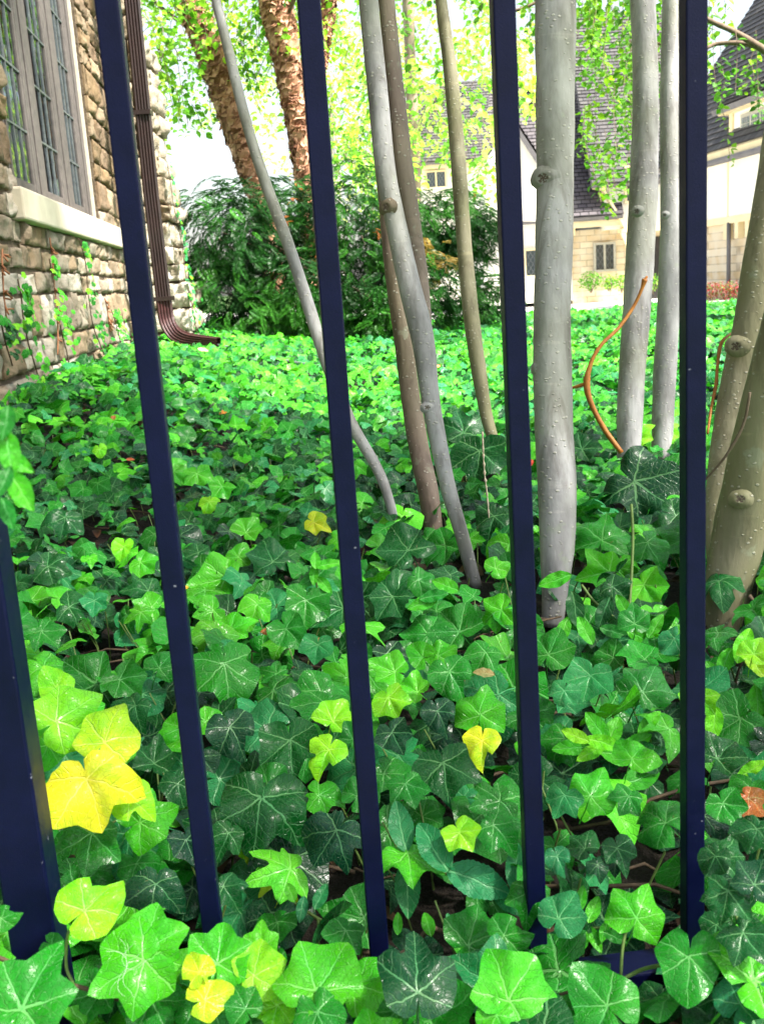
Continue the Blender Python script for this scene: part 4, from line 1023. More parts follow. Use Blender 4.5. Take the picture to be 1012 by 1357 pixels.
wb = MB(); bbox(wb, s0 + .45, s1 - .1, zb_ + .12, zt - .1, -.13, -.1); wo = wb.build('window', M['wood_pale'], hb)
for k in range(3):
    p = MB(); u0 = s0 + .53 + k * .4; bbox(p, u0, u0 + .32, zb_ + .2, zt - .18, -.138, -.12); p.build('pane', M['glass'], wo)
    l = MB()
    for q in range(1, 4): bbox(l, u0 + .08 * q - .006, u0 + .08 * q + .006, zb_ + .2, zt - .18, -.146, -.139)
    for q in range(1, 6): bbox(l, u0, u0 + .32, zb_ + .2 + .17 * q, zb_ + .212 + .17 * q, -.1475, -.1395)
    l.build('lead_strip', M['wood_pale'], wo)
C0 = B0 - Bn * .45; roof(hb, C0 + Bu * (s0 - .25) + UPZ * (zt + .12), C0 + Bu * (s1 + .25) + UPZ * (zt + .12), C0 + Bu * (s1 + .1) + Bn * 2.4 + UPZ * (zt + 1.3), C0 + Bu * (s0 + .5) + Bn * 2.4 + UPZ * (zt + 1.3), M['slate'], 'dormer_roof')

hc = empty('far_house', tuple(P(620, 390, 42))); tag(hc, 'far cream house with grey roof behind the right end of the shrub', 'house')
b = MB(); boxpx(b, 552, 690, 214, 396, 42, 6); b.build('wall', M['plaster'], hc)
roof(hc, P(543, 216, 41.5), P(700, 216, 41.5), P(690, 112, 45), P(548, 112, 45), M['slate'])
leaded(hc, 566, 589, 228, 248, 41.9, M['timber_cream'], 2); leaded(hc, 632, 650, 300, 330, 41.9, M['timber_cream'], 2)
b = MB(); boxpx(b, 552, 690, 214, 220, 41.7, .3); b.build('timber', M['timber_cream'], hc)

# planting and kerb in front of the far houses
def bushlet(name, label, cat, px, py, Y, r, n, cols, sz=.05, group=None, squash=.8):
    e = empty(name, tuple(P(px, py + r * F / Y, Y))); tag(e, label, cat, group); c = np.array(P(px, py, Y)); d = rg2.normal(0, 1, (n, 3)); d /= np.linalg.norm(d, axis=1, keepdims=True)
    p = c + d * np.array([r, r, r * squash]) * rg2.uniform(.5, 1.05, (n, 1)); t_ = np.array([(*[q * rg2.uniform(.7, 1.3) for q in cols[rg2.integers(len(cols))]], 1) for _ in range(n)])
    o = link('foliage', tri_mesh('foliage', *[*scatter(LT_FAR, p, d + rg2.normal(0, .5, (n, 3)) + [0, 0, .5], d + rg2.normal(0, .6, (n, 3)), rg2.uniform(.6, 1.3, n) * sz, t_)], M['tree_leaf']), e); o['kind'] = 'stuff'
    b = MB()
    for i in range(5): b.tube([tuple(c - np.array([rg2.normal(0, .03), 0, r * 1.1])), tuple(c + np.array([rg2.normal(0, .12), rg2.normal(0, .1), 0]))], .01, 5)
    b.build('stem', M['twig'], e)
G1 = TC['lime'] + TC['green']; RD = [(.30, .05, .06), (.40, .14, .16), (.16, .03, .03), (.10, .16, .03), (.14, .20, .05)]
bushlet('clipped_shrub', 'small round green shrub under the leaded window of the stone house', 'shrub', 782, 371, 29.2, .32, 420, TC['green'][:2] + TC['lime'][1:2], .07)
for i, (px, py, rr) in enumerate([(806, 374, .22), (823, 373, .28), (842, 372, .26), (862, 374, .3), (884, 374, .28), (900, 373, .3)]):
    bushlet('border_plant', ['lowest yellow green border plant right of the round shrub', 'border plant below the curved house bracket', 'border plant seen just left of the mid grey trunk foot', 'border plant before the dark doorway', 'border plant between the two grey trunks', 'border plant beside the fourth picket'][i], 'plant', px, py, 28.8, rr, 220, G1, .07, 'border plants along the house')
for i, (px, py) in enumerate([(940, 385), (950, 383), (960, 387), (970, 382), (981, 386), (992, 384)]):
    bushlet('flowering_plant', ['leftmost red bedding plant hidden partly by the picket', 'red leaved bedding plant second from the picket', 'dark red bedding plant in the middle of the bed', 'pinkish red bedding plant taller than its neighbours', 'red bedding plant beside the forked trunk', 'red bedding plant behind the forked trunk'][i], 'flowers', px, py, 18, .17, 260, RD, .045, 'red bedding plants behind the kerb')
k0, k1 = P(925, 406, 16.2), P(1080, 406, 16.2); b = MB()
for i in range(7):
    x0 = k0.x + i * .5; z0 = k0.z; kb = MB(); kb.box((x0, 16.2, z0 - .45), (x0 + .492, 16.5, z0 + .06))
    if i == 0: ke = empty('kerb', (k0.x, 16.2, k0.z - .3)); tag(ke, 'grey stone kerb in front of the red bedding plants', 'kerb')
    bevel(kb.build('kerb_stone', M['kerb'], ke), .02)

# ================================================================ IVY
def inwall(p): return (p[0] - W0.x) * NW.x + (p[1] - W0.y) * NW.y
def inwallv(x, y): return (x - W0.x) * NW.x + (y - W0.y) * NW.y
near = empty('ivy_bed', (0, 1.3, 0)); tag(near, 'large leaved glossy ivy filling the bed just behind the pickets and round the trunks', 'ivy')
def hero(par, px, py, w_, ang, kd, c, tilt=(0, 0), var=None, lift=.015, dist=None, face=.7):
    p = P(px, py, dist) if dist else G(px, py, lift); zz = proj(p)[2]
    me = HERO[(kd, random.randrange(5 if kd != 'ell' else 3) if var is None else var)]
    k = (1.62 if kd != 'ell' else None); sc_ = w_ / F * zz / k if k else w_ / F * zz
    m4 = leaf_matrix(p, ang, sc_, tilt, face); y = Vector((m4[0][1], m4[1][1], m4[2][1])); m4 = Matrix.Translation(-y * (.2 if kd != 'ell' else .5)) @ m4
    return put(me, m4, par, tintc(c) if isinstance(c, str) else c)
HB = [  # px, py, width, tip direction, outline, colour
 (405,803,74,200,'classic','M'), (339,806,56,200,'triangle','B'), (384,838,62,150,'heart','M'), (300,892,112,185,'heart','M'), (360,737,68,0,'shallow','D'), (345,1072,132,180,'shallow','D'),
 (440,1110,96,200,'wide','K'), (385,992,92,165,'shallow','D'), (310,972,82,150,'heart','K'), (432,1000,66,190,'heart','L'), (445,950,62,30,'classic','L'), (600,898,74,160,'heart','M'),
 (638,938,78,0,'shallow','B'), (638,988,62,180,'heart','LY'), (588,1022,96,175,'wide','D'), (583,948,58,160,'heart','K'), (603,832,78,330,'wide','M'), (516,888,62,300,'triangle','B'), (517,930,56,150,'wide','L'),
 (522,977,62,150,'triangle','K'), (585,866,46,60,'heart','B'), (556,868,46,330,'heart','B'), (536,722,80,330,'shallow','D'), (420,694,42,120,'triangle','LY'), (516,797,66,200,'classic','D'),
 (612,566,70,0,'triangle','D'), (634,606,88,180,'wide','D'), (652,690,62,185,'heart','D'), (852,645,112,130,'shallow','K'), (845,576,52,60,'triangle','L'), (885,572,46,100,'triangle','L'), (798,708,82,10,'classic','M'),
 (862,725,66,150,'heart','M'), (775,590,58,30,'triangle','D'), (855,908,86,20,'wide','M'), (780,902,70,190,'wide','T'), (786,1047,74,20,'heart','B'), (873,1085,84,330,'shallow','M'), (925,932,62,200,'triangle','L'),
 (1000,862,54,20,'triangle','L'), (745,920,50,200,'classic','T'), (660,1100,74,150,'classic','M'), (612,1108,56,160,'wide','L'), (962,1072,66,150,'triangle','M'), (992,1050,60,200,'classic','M'),
 (262,632,46,170,'wide','B'), (292,648,40,200,'classic','B'), (232,628,38,150,'wide','B'), (276,668,34,190,'heart','L'), (330,702,48,20,'classic','B'), (318,735,42,30,'heart','B'), (163,728,36,190,'heart','L'),
 (190,748,44,120,'wide','B'), (186,816,44,180,'notched','B'), (70,752,56,100,'classic','D'), (125,800,44,190,'triangle','T'), (100,806,62,110,'classic','D'), (85,690,50,200,'wide','D'), (133,598,24,170,'heart','L'),
 (420,860,50,180,'wide','T'), (470,620,34,170,'wide','B'), (560,770,50,120,'triangle','M'), (660,750,42,40,'heart','B'), (640,870,60,200,'triangle','M'), (705,850,46,150,'heart','M'),
 (955,1000,70,40,'wide','D'), (890,850,46,200,'heart','T'), (840,820,54,0,'triangle','M'), (815,780,50,120,'classic','D'), (480,870,40,160,'heart','M'), (215,880,56,20,'triangle','M'), (165,905,66,150,'classic','M'),
 (205,1005,66,10,'triangle','D'), (175,940,60,200,'wide','D'), (237,1045,60,180,'heart','D'), (265,1010,56,200,'classic','K'), (300,1110,60,200,'triangle','D'), (250,1120,64,160,'classic','K'), (205,1180,80,180,'wide','K'), (300,1180,60,150,'classic','D'),
 (480,1050,60,40,'heart','M'), (540,1045,60,160,'classic','M'), (745,1060,56,200,'classic','T'), (700,990,40,170,'heart','B'), (820,1130,60,170,'triangle','D'), (840,1000,60,30,'wide','B'), (740,1140,44,150,'heart','T'), (770,1120,52,340,'wide','D'), (792,1150,36,180,'heart','K'),
 (730,860,70,20,'shallow','M'), (360,1035,66,20,'wide','M'), (430,1055,60,120,'heart','B'), (470,975,50,30,'classic','M'), (60,840,56,150,'classic','M'), (745,1210,70,20,'shallow','T'), (700,1190,70,190,'classic','M'), (960,1130,64,20,'shallow','D'), (830,1060,50,200,'classic','M')]
herobox = []
for px, py, w_, a, kd, c in HB:
    big = w_ > 80
    o = hero(near, px, py, w_, a + random.uniform(-12, 12), kd, c, (random.uniform(-.18, .18), random.uniform(-.1, .15)), lift=.022 + random.uniform(0, .012), face=.62)
    herobox.append((px, py, w_, proj(o.matrix_basis.to_translation() + Vector(near.location))[2]))

# ---- shoots at the fence: things of their own
def stem_tube(parent, pts, wd, mat=None, name='stem'):
    q = [(*P(x, y, Y), w_ / F * Y / 2) for (x, y, Y), w_ in zip(pts, [wd] * len(pts))]; s_ = spline(q, 5); b = MB(); b.tube([a[:3] for a in s_], [a[3] for a in s_], 7, .08, fr=60); return b.build(name, mat or M['stem'], parent, True)
def shoot(label, leaves, stems, cat='ivy', name='ivy_shoot', base=None):
    l0 = leaves[0]; e = empty(name, tuple(base or P(l0[0], l0[1] + 60, l0[6]))); tag(e, label, cat)
    for L in leaves:
        px, py, w_, a, kd, c, Y = L[:7]; Y = Y * .955 if Y > .8 else Y; o = hero(e, px, py, w_, a, kd, c, L[7] if len(L) > 7 else (random.uniform(-.12, .12), random.uniform(-.1, .05)), L[8] if len(L) > 8 else None, dist=Y, face=L[9] if len(L) > 9 else .72)
        herobox.append((px, py, w_ if kd != 'ell' else w_ * .85, Y))
    for st_ in stems: stem_tube(e, st_[0], st_[1], st_[2] if len(st_) > 2 else None)
    return e
shoot('yellow and lime ivy shoot beside the thick post at left', [
  (120,1046,124,165,'wide','Y',.83,(.1,0),1), (142,972,104,15,'triangle','LY',.875), (88,948,112,50,'triangle','L',.90), (178,1060,70,130,'triangle','L',.86), (196,1085,88,60,'shallow','B',.90), (72,905,58,330,'heart','L',.93),
  (120,1116,92,190,'classic','M',.86), (60,995,70,200,'heart','B',.95), (186,1150,64,150,'heart','M',.92), (70,1060,60,200,'triangle','LY',.88)],
  [([(108, 1180, .88), (112, 1120, .9), (120, 1050, .9), (128, 1000, .92), (110, 960, .95)], 6), ([(112, 1120, .9), (150, 1090, .9), (185, 1070, .92)], 4)])
shoot('bright ivy runner in the bottom left corner, one leaf carrying a cobweb', [
  (122,1196,106,35,'heart','L',.68), (176,1282,128,235,'classic','B',.655), (205,1250,100,60,'shallow','B',.68), (40,1318,150,20,'triangle','M',.56), (205,1335,90,150,'shallow','M',.67), (73,1255,40,120,'heart','M',.70), (8,1215,44,60,'heart','M',.66), (152,1330,50,200,'heart','D',.7)],
  [([(-20, 1262, .66), (20, 1278, .67), (60, 1300, .68), (95, 1305, .68), (150, 1322, .69), (215, 1345, .70)], 7, M['runner']), ([(98, 1305, .68), (88, 1280, .685), (90, 1240, .685), (100, 1222, .69)], 5)])
_cw = [o for o in COL.objects if o.get('label', '').endswith('carrying a cobweb')][0]; b = MB(); _rc = random.Random(5)
for i in range(8):
    a = _rc.uniform(0, 6.28); q = [P(168, 1283, .628)]
    for k in range(4): a += _rc.uniform(-.7, .7); q.append(q[-1] + RT * math.cos(a) * .0055 + DN * math.sin(a) * .0055 - _F * _rc.uniform(-.001, .002))
    b.tube(spline([tuple(p) for p in q], 3), .00008, 4)
b.build('cobweb', simple('cobweb_thread', (.75, .78, .74), (.6, .62, .6), 50), _cw)
shoot('pale green ivy shoot with curled yellow leaves at the foot of the first picket', [
  (290,1266,92,10,'shallow','B',.68), (262,1282,52,340,'heart','LY',.66), (280,1322,66,60,'heart','LY',.65), (345,1288,84,60,'wide','L',.67), (428,1298,124,25,'shallow','B',.655), (345,1250,64,0,'triangle','B',.71), (322,1330,64,340,'triangle','M',.65),
  (425,1350,80,160,'heart','M',.63), (365,1340,60,190,'wide','L',.66), (455,1240,60,200,'wide','M',.76)],
  [([(300, 1380, .68), (312, 1330, .69), (300, 1290, .69)], 5), ([(402, 1400, .67), (405, 1350, .67), (410, 1325, .67)], 5), ([(357, 1380, .68), (352, 1320, .68)], 5), ([(385, 1380, .68), (378, 1330, .69)], 5, M['runner'])])
shoot('very dark glossy ivy leaf standing upright at the foot of the second picket', [(553,1298,132,2,'triangle','K',.65,(.1,0),1,.8), (520,1345,50,210,'heart','M',.66), (600,1345,50,160,'heart','D',.68)],
  [([(555, 1400, .66), (554, 1360, .66), (553, 1335, .66)], 5)])
shoot('fresh bright green ivy leaf covering the foot of the third picket', [(682,1312,122,30,'wide','B',.655,(.05,0),0,.85), (675,1238,70,80,'heart','M',.74), (655,1352,60,200,'heart','B',.64)],
  [([(640, 1400, .67), (655, 1350, .67), (664, 1328, .67)], 5)])
shoot('three broad ivy leaves on pale stalks at the foot of the fourth picket', [
  (912,1282,104,185,'heart','M',.655,(.1,0),0,.8), (846,1208,84,20,'shallow','B',.72), (795,1322,112,325,'heart','M',.65,(0,0),0,.8), (870,1330,70,200,'triangle','D',.70)],
  [([(800, 1295, .69), (822, 1298, .70), (850, 1285, .70), (880, 1278, .68)], 6), ([(822, 1298, .70), (824, 1260, .71), (830, 1225, .72)], 5), ([(740, 1320, .68), (770, 1310, .68), (800, 1296, .69)], 7, M['runner'])])
shoot('dull bluish ivy leaves in the bottom right corner beyond the fourth picket', [
  (962,1190,76,190,'notched','D',.66), (1002,1165,66,20,'shallow','K',.66), (990,1245,80,150,'classic','D',.65), (948,1232,52,180,'heart','D',.70), (985,1320,90,20,'heart','T',.64), (1000,1105,60,200,'wide','D',.70), (945,1140,50,200,'heart','D',.72), (950,1330,60,190,'classic','D',.66)],
  [([(985, 1380, .68), (980, 1280, .68), (975, 1210, .68)], 4)])
shoot('blurred light green leaves hanging very close at the left edge above the post', [
  (12,600,66,170,'ell','B',.50,(.2,0),0), (28,650,58,150,'ell','B',.50,(-.2,0),1), (8,560,50,190,'ell','M',.50), (5,640,50,200,'ell','M',.49), (22,612,52,120,'ell','B',.51), (10,680,46,160,'ell','M',.52)],
  [([(-30, 520, .5), (0, 560, .5), (10, 600, .505), (15, 660, .51)], 4)], 'vine', 'hanging_vine')
shoot('small lime seedling leaves on a bent stalk by the big dark ivy leaf', [(328,1124,32,60,'heart','L',.95), (332,1136,22,190,'heart','LY',.94), (368,1178,60,120,'triangle','LY',.90), (348,1160,26,330,'heart','B',.92)],
  [([(308, 1170, .97), (308, 1142, .96), (312, 1131, .955), (322, 1130, .95)], 4), ([(352, 1215, .95), (356, 1180, .93)], 4)])
WC = 'wintercreeper'
def row(px0, py0, px1, py1, Y, n, ln, up=True, c='B'):
    out_ = []
    for i in range(n):
        f = (i + .3) / n; x, y = px0 + (px1 - px0) * f, py0 + (py1 - py0) * f; l = ln * (1 - .25 * f) * random.uniform(.85, 1.15)
        out_.append((x, y - l * .55, l, random.uniform(-15, 15), 'ell', c, Y)); out_.append((x + 8, y + l * .5, l * .9, 180 + random.uniform(-20, 20), 'ell', c, Y + .005))
    return out_
shoot('wintercreeper sprig with large toothed oval leaves between the second and third pickets', [
  (531,1094,72,350,'ell','T',.92,(0,0),0), (540,1178,74,178,'ell','T',.90,(0,0),0), (574,1120,80,338,'ell','T',.89,(.1,0),1), (634,1167,90,112,'ell','T',.88,(0,0),1), (684,1150,68,2,'ell','T',.88), (676,1198,58,130,'ell','T',.88),
  (632,1198,66,190,'ell','M',.93), (600,1158,60,110,'ell','M',.95), (660,1210,52,160,'ell','M',.93)],
  [([(541, 1136, .92), (565, 1150, .91), (588, 1158, .90), (612, 1160, .89), (690, 1178, .89)], 4)], WC, 'wintercreeper')
shoot('short stemmed wintercreeper with five small leaves along a horizontal green stem', [
  (527,1224,30,0,'ell','B',.86), (567,1224,34,352,'ell','B',.86), (597,1226,33,348,'ell','T',.86), (609,1258,34,165,'ell','B',.86), (647,1252,24,190,'ell','B',.86), (570,1250,22,185,'ell','M',.87)],
  [([(515, 1240, .88), (570, 1243, .87), (610, 1244, .87), (665, 1240, .88)], 5)], WC, 'wintercreeper')
shoot('thin wintercreeper stem slanting across just left of the foot of the second picket', [
  (425,1188,38,20,'ell','T',.84), (400,1205,34,190,'ell','T',.84), (437,1215,36,165,'ell','M',.85), (385,1182,30,340,'ell','B',.85), (447,1236,44,170,'ell','T',.85)],
  [([(365, 1180, .87), (395, 1200, .86), (430, 1222, .86), (470, 1234, .87)], 5)], WC, 'wintercreeper')
shoot('bright wintercreeper rosette between the third and fourth pickets', [
  (756,991,52,265,'ell','B',1.08), (790,962,50,330,'ell','B',1.08), (812,968,46,20,'ell','B',1.08), (782,998,44,240,'ell','L',1.06), (825,1000,60,100,'ell','B',1.06), (842,985,50,60,'ell','B',1.08), (762,975,40,300,'ell','L',1.06), (800,985,50,110,'ell','L',1.05), (850,1030,60,60,'ell','B',1.04), (860,958,44,40,'ell','B',1.1)],
  [([(776, 1040, 1.08), (780, 1010, 1.07), (790, 990, 1.07), (830, 985, 1.08), (870, 1010, 1.08)], 4)], WC, 'wintercreeper')
shoot('wintercreeper clump with round dark leaves at the foot of the thickest trunk', [
  (735,769,46,255,'ell','B',1.6), (762,808,52,170,'ell','D',1.5), (800,812,50,200,'ell','D',1.48), (790,850,52,160,'ell','D',1.44), (745,838,44,200,'ell','B',1.45), (815,838,44,110,'ell','M',1.44), (775,835,44,340,'ell','B',1.44), (838,860,40,60,'ell','B',1.42), (850,845,44,120,'ell','B',1.42), (868,830,40,30,'ell','B',1.42), (825,802,36,330,'ell','B',1.46), (870,868,44,100,'ell','M',1.4), (760,868,46,160,'ell','D',1.4), (735,852,36,260,'ell','B',1.42)],
  [([(836, 668, 1.55), (838, 720, 1.53), (834, 800, 1.48), (828, 880, 1.42)], 4), ([(770, 775, 1.52), (790, 800, 1.5), (832, 830, 1.47), (880, 850, 1.44)], 4)], WC, 'wintercreeper')
shoot('wintercreeper with pointed yellow green leaves right of the fourth picket', [
  (985,855,54,20,'ell','L',1.3), (1000,880,50,150,'ell','LY',1.3), (960,878,44,200,'ell','B',1.3), (945,890,36,330,'ell','B',1.3), (945,960,50,190,'ell','L',1.15), (975,1000,60,110,'ell','T',1.1), (950,1015,50,130,'ell','B',1.1), (995,1020,44,60,'ell','L',1.05), (1003,930,50,180,'ell','B',1.2)],
  [([(970, 950, 1.25), (975, 900, 1.28), (985, 870, 1.3)], 4, M['runner']), ([(930, 980, 1.15), (970, 1000, 1.12), (1020, 1030, 1.1)], 4, M['runner'])], WC, 'wintercreeper')
shoot('low wintercreeper sprig right of the third picket with light new leaves', [
  (770,1190,34,10,'ell','B',.80), (800,1235,30,190,'ell','B',.80), (786,1205,40,20,'ell','B',.80), (788,1245,38,160,'ell','B',.80), (770,1250,34,200,'ell','B',.81), (815,1242,34,120,'ell','M',.81)],
  [([(745, 1232, .82), (785, 1230, .81), (835, 1228, .82)], 4)], WC, 'wintercreeper')
shoot('wintercreeper tip rising between the second picket and the pale silvery trunk', [
  (418,742,26,0,'ell','B',1.6), (416,762,30,180,'ell','B',1.6), (434,748,34,80,'ell','B',1.6), (408,770,28,240,'ell','M',1.6), (430,775,28,140,'ell','B',1.6), (590,775,40,300,'ell','B',1.55), (560,800,44,250,'ell','B',1.5), (575,790,40,80,'ell','M',1.5)],
  [([(420, 790, 1.62), (419, 740, 1.6)], 3)], WC, 'wintercreeper')

# ---- scattered leaves: several layers over the soil
def field(x, y, f, sd):
    return (np.sin(x * f + sd) * np.cos(y * f * 1.13 + sd * 2.1) + np.sin(x * f * 2.3 + y * f * 1.7 + sd * 3.7) * .6 + np.cos(x * f * .7 - y * f * 2.9 + sd) * .5) / 2.1
HX = np.array([(h[0], h[1], h[2], h[3]) for h in herobox])
HOLES = [(150, 862, 36), (110, 870, 26), (470, 1165, 34), (560, 1215, 36), (770, 1085, 38), (620, 1250, 34), (545, 1160, 30), (750, 1170, 30), (860, 1150, 30), (240, 1200, 30), (445, 1190, 40), (700, 740, 24), (120, 700, 26), (190, 690, 20), (160, 790, 20), (880, 780, 26), (560, 745, 22),
         (320, 700, 18), (420, 880, 20), (925, 990, 26), (580, 1290, 40), (640, 1220, 30), (345, 870, 14)]
HOLES += [(738, 795, 52), (628, 764, 44), (575, 700, 26), (738, 760, 36), (962, 800, 62), (838, 610, 16), (880, 608, 14)]
HL = np.array(HOLES)
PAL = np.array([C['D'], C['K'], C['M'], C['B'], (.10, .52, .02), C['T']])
Rm = np.array([[*RT], [*DN], [*_F]])
def projv(p):
    v = p - np.array(CAM); c = v @ Rm.T; return PW/2 + F * c[:, 0] / c[:, 2], PH/2 + F * c[:, 1] / c[:, 2], c[:, 2]
def layer(y0, y1, sp_, lift, size, marg, hero_clear=1.0, keep=1.0, brightness=0.0):
    ny = int((y1 - y0) / sp_); xs = []; ys = []
    for j in range(ny):
        y = y0 + j * sp_; xw_ = .42 * y + marg; nx = int(2 * xw_ / sp_)
        xs.append(-xw_ + (np.arange(nx) + rng.uniform(-.5, .5, nx)) * sp_); ys.append(y + rng.uniform(-.5, .5, nx) * sp_)
    x = np.concatenate(xs); y = np.concatenate(ys)
    bump = field(x, y, 9 if y0 < 2 else 5, 1.3) * (.026 if y0 < 2 else .034)
    z = canopyv(x, y) + lift + bump + rng.normal(0, .008, len(x)); p = np.stack([x, y, z], 1)
    ok = (inwallv(x, y) > .03) | (y > W(S_END, 0).y + .75); ok &= ~((y > yb - .02) & (y < yb + .6) & (x < xw + .32))
    ok &= rng.uniform(0, 1, len(x)) < keep
    ok &= (field(x, y, 7, 8.3) > -.6) | (rng.uniform(0, 1, len(x)) < .6)
    px, py, zz = projv(p)
    # room for the big leaves, and the dark gaps of the bed
    if hero_clear > 0:
        dx = px[:, None] - HX[None, :, 0]; dy = py[:, None] - HX[None, :, 1]; near_ = np.hypot(dx, dy) < HX[None, :, 2] * .40 * hero_clear + (.45 * size * F / zz)[:, None] * hero_clear
        ok &= ~(near_ & (zz[:, None] < HX[None, :, 3] + .06)).any(1)
    if y1 < 4.6:
        ok &= ~((np.hypot(px[:, None] - HL[None, :, 0], py[:, None] - HL[None, :, 1]) < HL[None, :, 2] * 1.0) & (rng.uniform(0, 1, len(x))[:, None] < .85)).any(1)
    # keep trunks and pickets free of leaves stuck through them
    ok &= ~((np.abs(y - (FY0 + FK * x)) < .03) & (z > .0))
    p = p[ok]; n_ = len(p)
    s_ = size * np.clip(rng.lognormal(-.05, .28, n_), .5, 1.6)
    nn_ = rng.normal(0, .62, (n_, 3)) * [1, 1, .2] + [0, 0, 1] + (np.array(CAM) - p) / np.linalg.norm(np.array(CAM) - p, axis=1, keepdims=True) * .55
    a = rng.uniform(-math.pi, math.pi, n_) * .8; tp_ = np.stack([np.sin(a), -np.cos(a), np.full(n_, -.25)], 1)
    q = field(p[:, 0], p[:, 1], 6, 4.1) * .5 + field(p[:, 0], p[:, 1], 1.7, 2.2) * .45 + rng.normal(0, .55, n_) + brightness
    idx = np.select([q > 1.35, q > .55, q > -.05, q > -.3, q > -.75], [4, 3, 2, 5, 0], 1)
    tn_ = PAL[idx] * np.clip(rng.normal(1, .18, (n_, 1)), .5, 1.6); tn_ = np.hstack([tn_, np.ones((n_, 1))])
    return p, nn_, tp_, s_, tn_
TM = [ivy_template(k, 22, 3, i + 50, curl=[.1, .25, -.03][i % 3], fold=.35, wav=.2) for i, k in enumerate(SH)]
TS = [ivy_template(k, 14, 2, i + 80, curl=[.1, .25, -.03][i % 3], fold=.3, wav=.2) for i, k in enumerate(SH)]
TF = [ivy_template(k, 10, 1, i + 90, curl=.2, fold=.1, wav=.2) for i, k in enumerate(('classic', 'wide', 'triangle'))]
def mk(layers, temps):
    out_ = []
    for L in layers:
        ch = rng.integers(0, len(temps), len(L[0]))
        for k in range(len(temps)):
            m_ = ch == k
            if m_.any(): out_.append(scatter(temps[k], *[q[m_] for q in L]))
    return merge(out_)
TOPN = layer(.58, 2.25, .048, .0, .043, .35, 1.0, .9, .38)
# the leaves that show largest are leaves of their own, the rest of the bed is one mass
px, py, zz = projv(TOPN[0]); sz = TOPN[3] / zz; vis = (px > -10) & (px < PW + 10) & (py > 0) & (py < PH + 10)
order = np.argsort(-(sz * vis)); ntop = 300 - len(HB); top = order[:ntop]; rest = np.setdiff1d(np.arange(len(px)), top)
kinds_ = list(SH)
for i in top:
    p, n_, t_, s_, c_ = [q[i] for q in TOPN]; n_ = Vector(n_).normalized(); t_ = Vector(t_); y = (t_ - n_ * t_.dot(n_)).normalized(); x = y.cross(n_)
    m4 = Matrix(((x.x*s_, y.x*s_, n_.x*s_, p[0]), (x.y*s_, y.y*s_, n_.y*s_, p[1]), (x.z*s_, y.z*s_, n_.z*s_, p[2]), (0, 0, 0, 1)))
    put(HERO[(kinds_[rng.integers(6)], int(rng.integers(5)))], m4, near, tuple(c_))
L = [tuple(q[rest] for q in TOPN), layer(.56, 2.25, .048, -.034, .040, .35, .5, .85, -.35), layer(.56, 2.25, .06, -.066, .038, .35, 0, .55, -1.0)]  # lower layers tinted darker, painting the shade under the top leaves
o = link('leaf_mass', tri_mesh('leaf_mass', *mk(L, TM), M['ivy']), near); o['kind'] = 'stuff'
mid = [layer(2.2, 4.4, .036, .0, .031, .5, .9, .9, .2), layer(2.2, 4.4, .042, -.036, .031, .5, 0, .8, -.8)]  # under-layer in darker greens: shade in the gaps put into the colour
far = [layer(4.35, EDGE + .15, .040, .0, .029, .9, 0, .92, .5), layer(4.35, EDGE + .1, .055, -.03, .029, .9, 0, .9, -.7)]  # darker tints beneath again stand in for shade between the leaves
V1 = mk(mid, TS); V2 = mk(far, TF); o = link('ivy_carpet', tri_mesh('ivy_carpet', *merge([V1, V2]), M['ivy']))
tag(o, 'carpet of small leaved ivy running back from the trunks to the house and the drive', 'ivy', kind='stuff')
# leaf stalks, runners and litter that show in the gaps
b = MB()
for i in range(520):
    y = random.uniform(.62, 3.2); x = random.uniform(-.42 * y - .2, .42 * y + .2)
    if inwall((x, y)) < .05: continue
    z = soil(x, y); h = canopy(x, y) - z; a = random.uniform(0, 6.28)
    b.tube([(x, y, z), (x + .01 * math.cos(a), y, z + h * .5), (x + .03 * math.cos(a), y + .02 * math.sin(a), z + h * .95)], .0011, 4, cap=False)
tag(b.build('leaf_stalks', M['stem'], near), kind='stuff')
b = MB()
for i in range(230):
    y = random.uniform(.6, 3.6); x = random.uniform(-.42 * y - .2, .42 * y + .2)
    if inwall((x, y)) < .3: continue
    a = random.uniform(-.5, .5) + (math.pi if random.random() < .5 else 0); L_ = random.uniform(.08, .35); pts_ = []
    for k in range(6):
        xx, yy = x + math.cos(a) * L_ * k / 5, y + math.sin(a) * L_ * k / 5 + random.uniform(-.008, .008); pts_.append((xx, yy, soil(xx, yy) + .022 + random.uniform(0, .03)))
    b.tube(pts_, random.uniform(.0012, .0028), 5, .15)
tag(b.build('runners', M['runner'], None, True), 'bare brown runners and twigs lying under the ivy leaves', 'twigs', kind='stuff')
rl = []; n_ = 1500; yy = rng.uniform(.6, 4.5, n_); xx = rng.uniform(-1, 1, n_) * (.42 * yy + .2); zz_ = np.array([soil(a, c) + .012 for a, c in zip(xx, yy)]) + rng.uniform(0, .015, n_)
okl = inwallv(xx, yy) > .05; pl = np.stack([xx, yy, zz_], 1)[okl]; n_ = len(pl)
DT = ell_template(6, 1, 9, wd=.55, serr=0, curl=.4)
V, Fc, U, T = scatter(DT, pl, rng.normal(0, .35, (n_, 3)) + [0, 0, 1], rng.normal(0, 1, (n_, 3)), rng.uniform(.02, .05, n_), np.hstack([np.array([(.08, .038, .02), (.045, .022, .013), (.14, .09, .05), (.03, .016, .012)])[rng.integers(0, 4, n_)], np.ones((n_, 1))]))
tag(link('leaf_litter', tri_mesh('leaf_litter', V, Fc, U, T, M['small'])), 'dry brown fallen leaves lying on the soil under the ivy', 'dead leaves', kind='stuff')
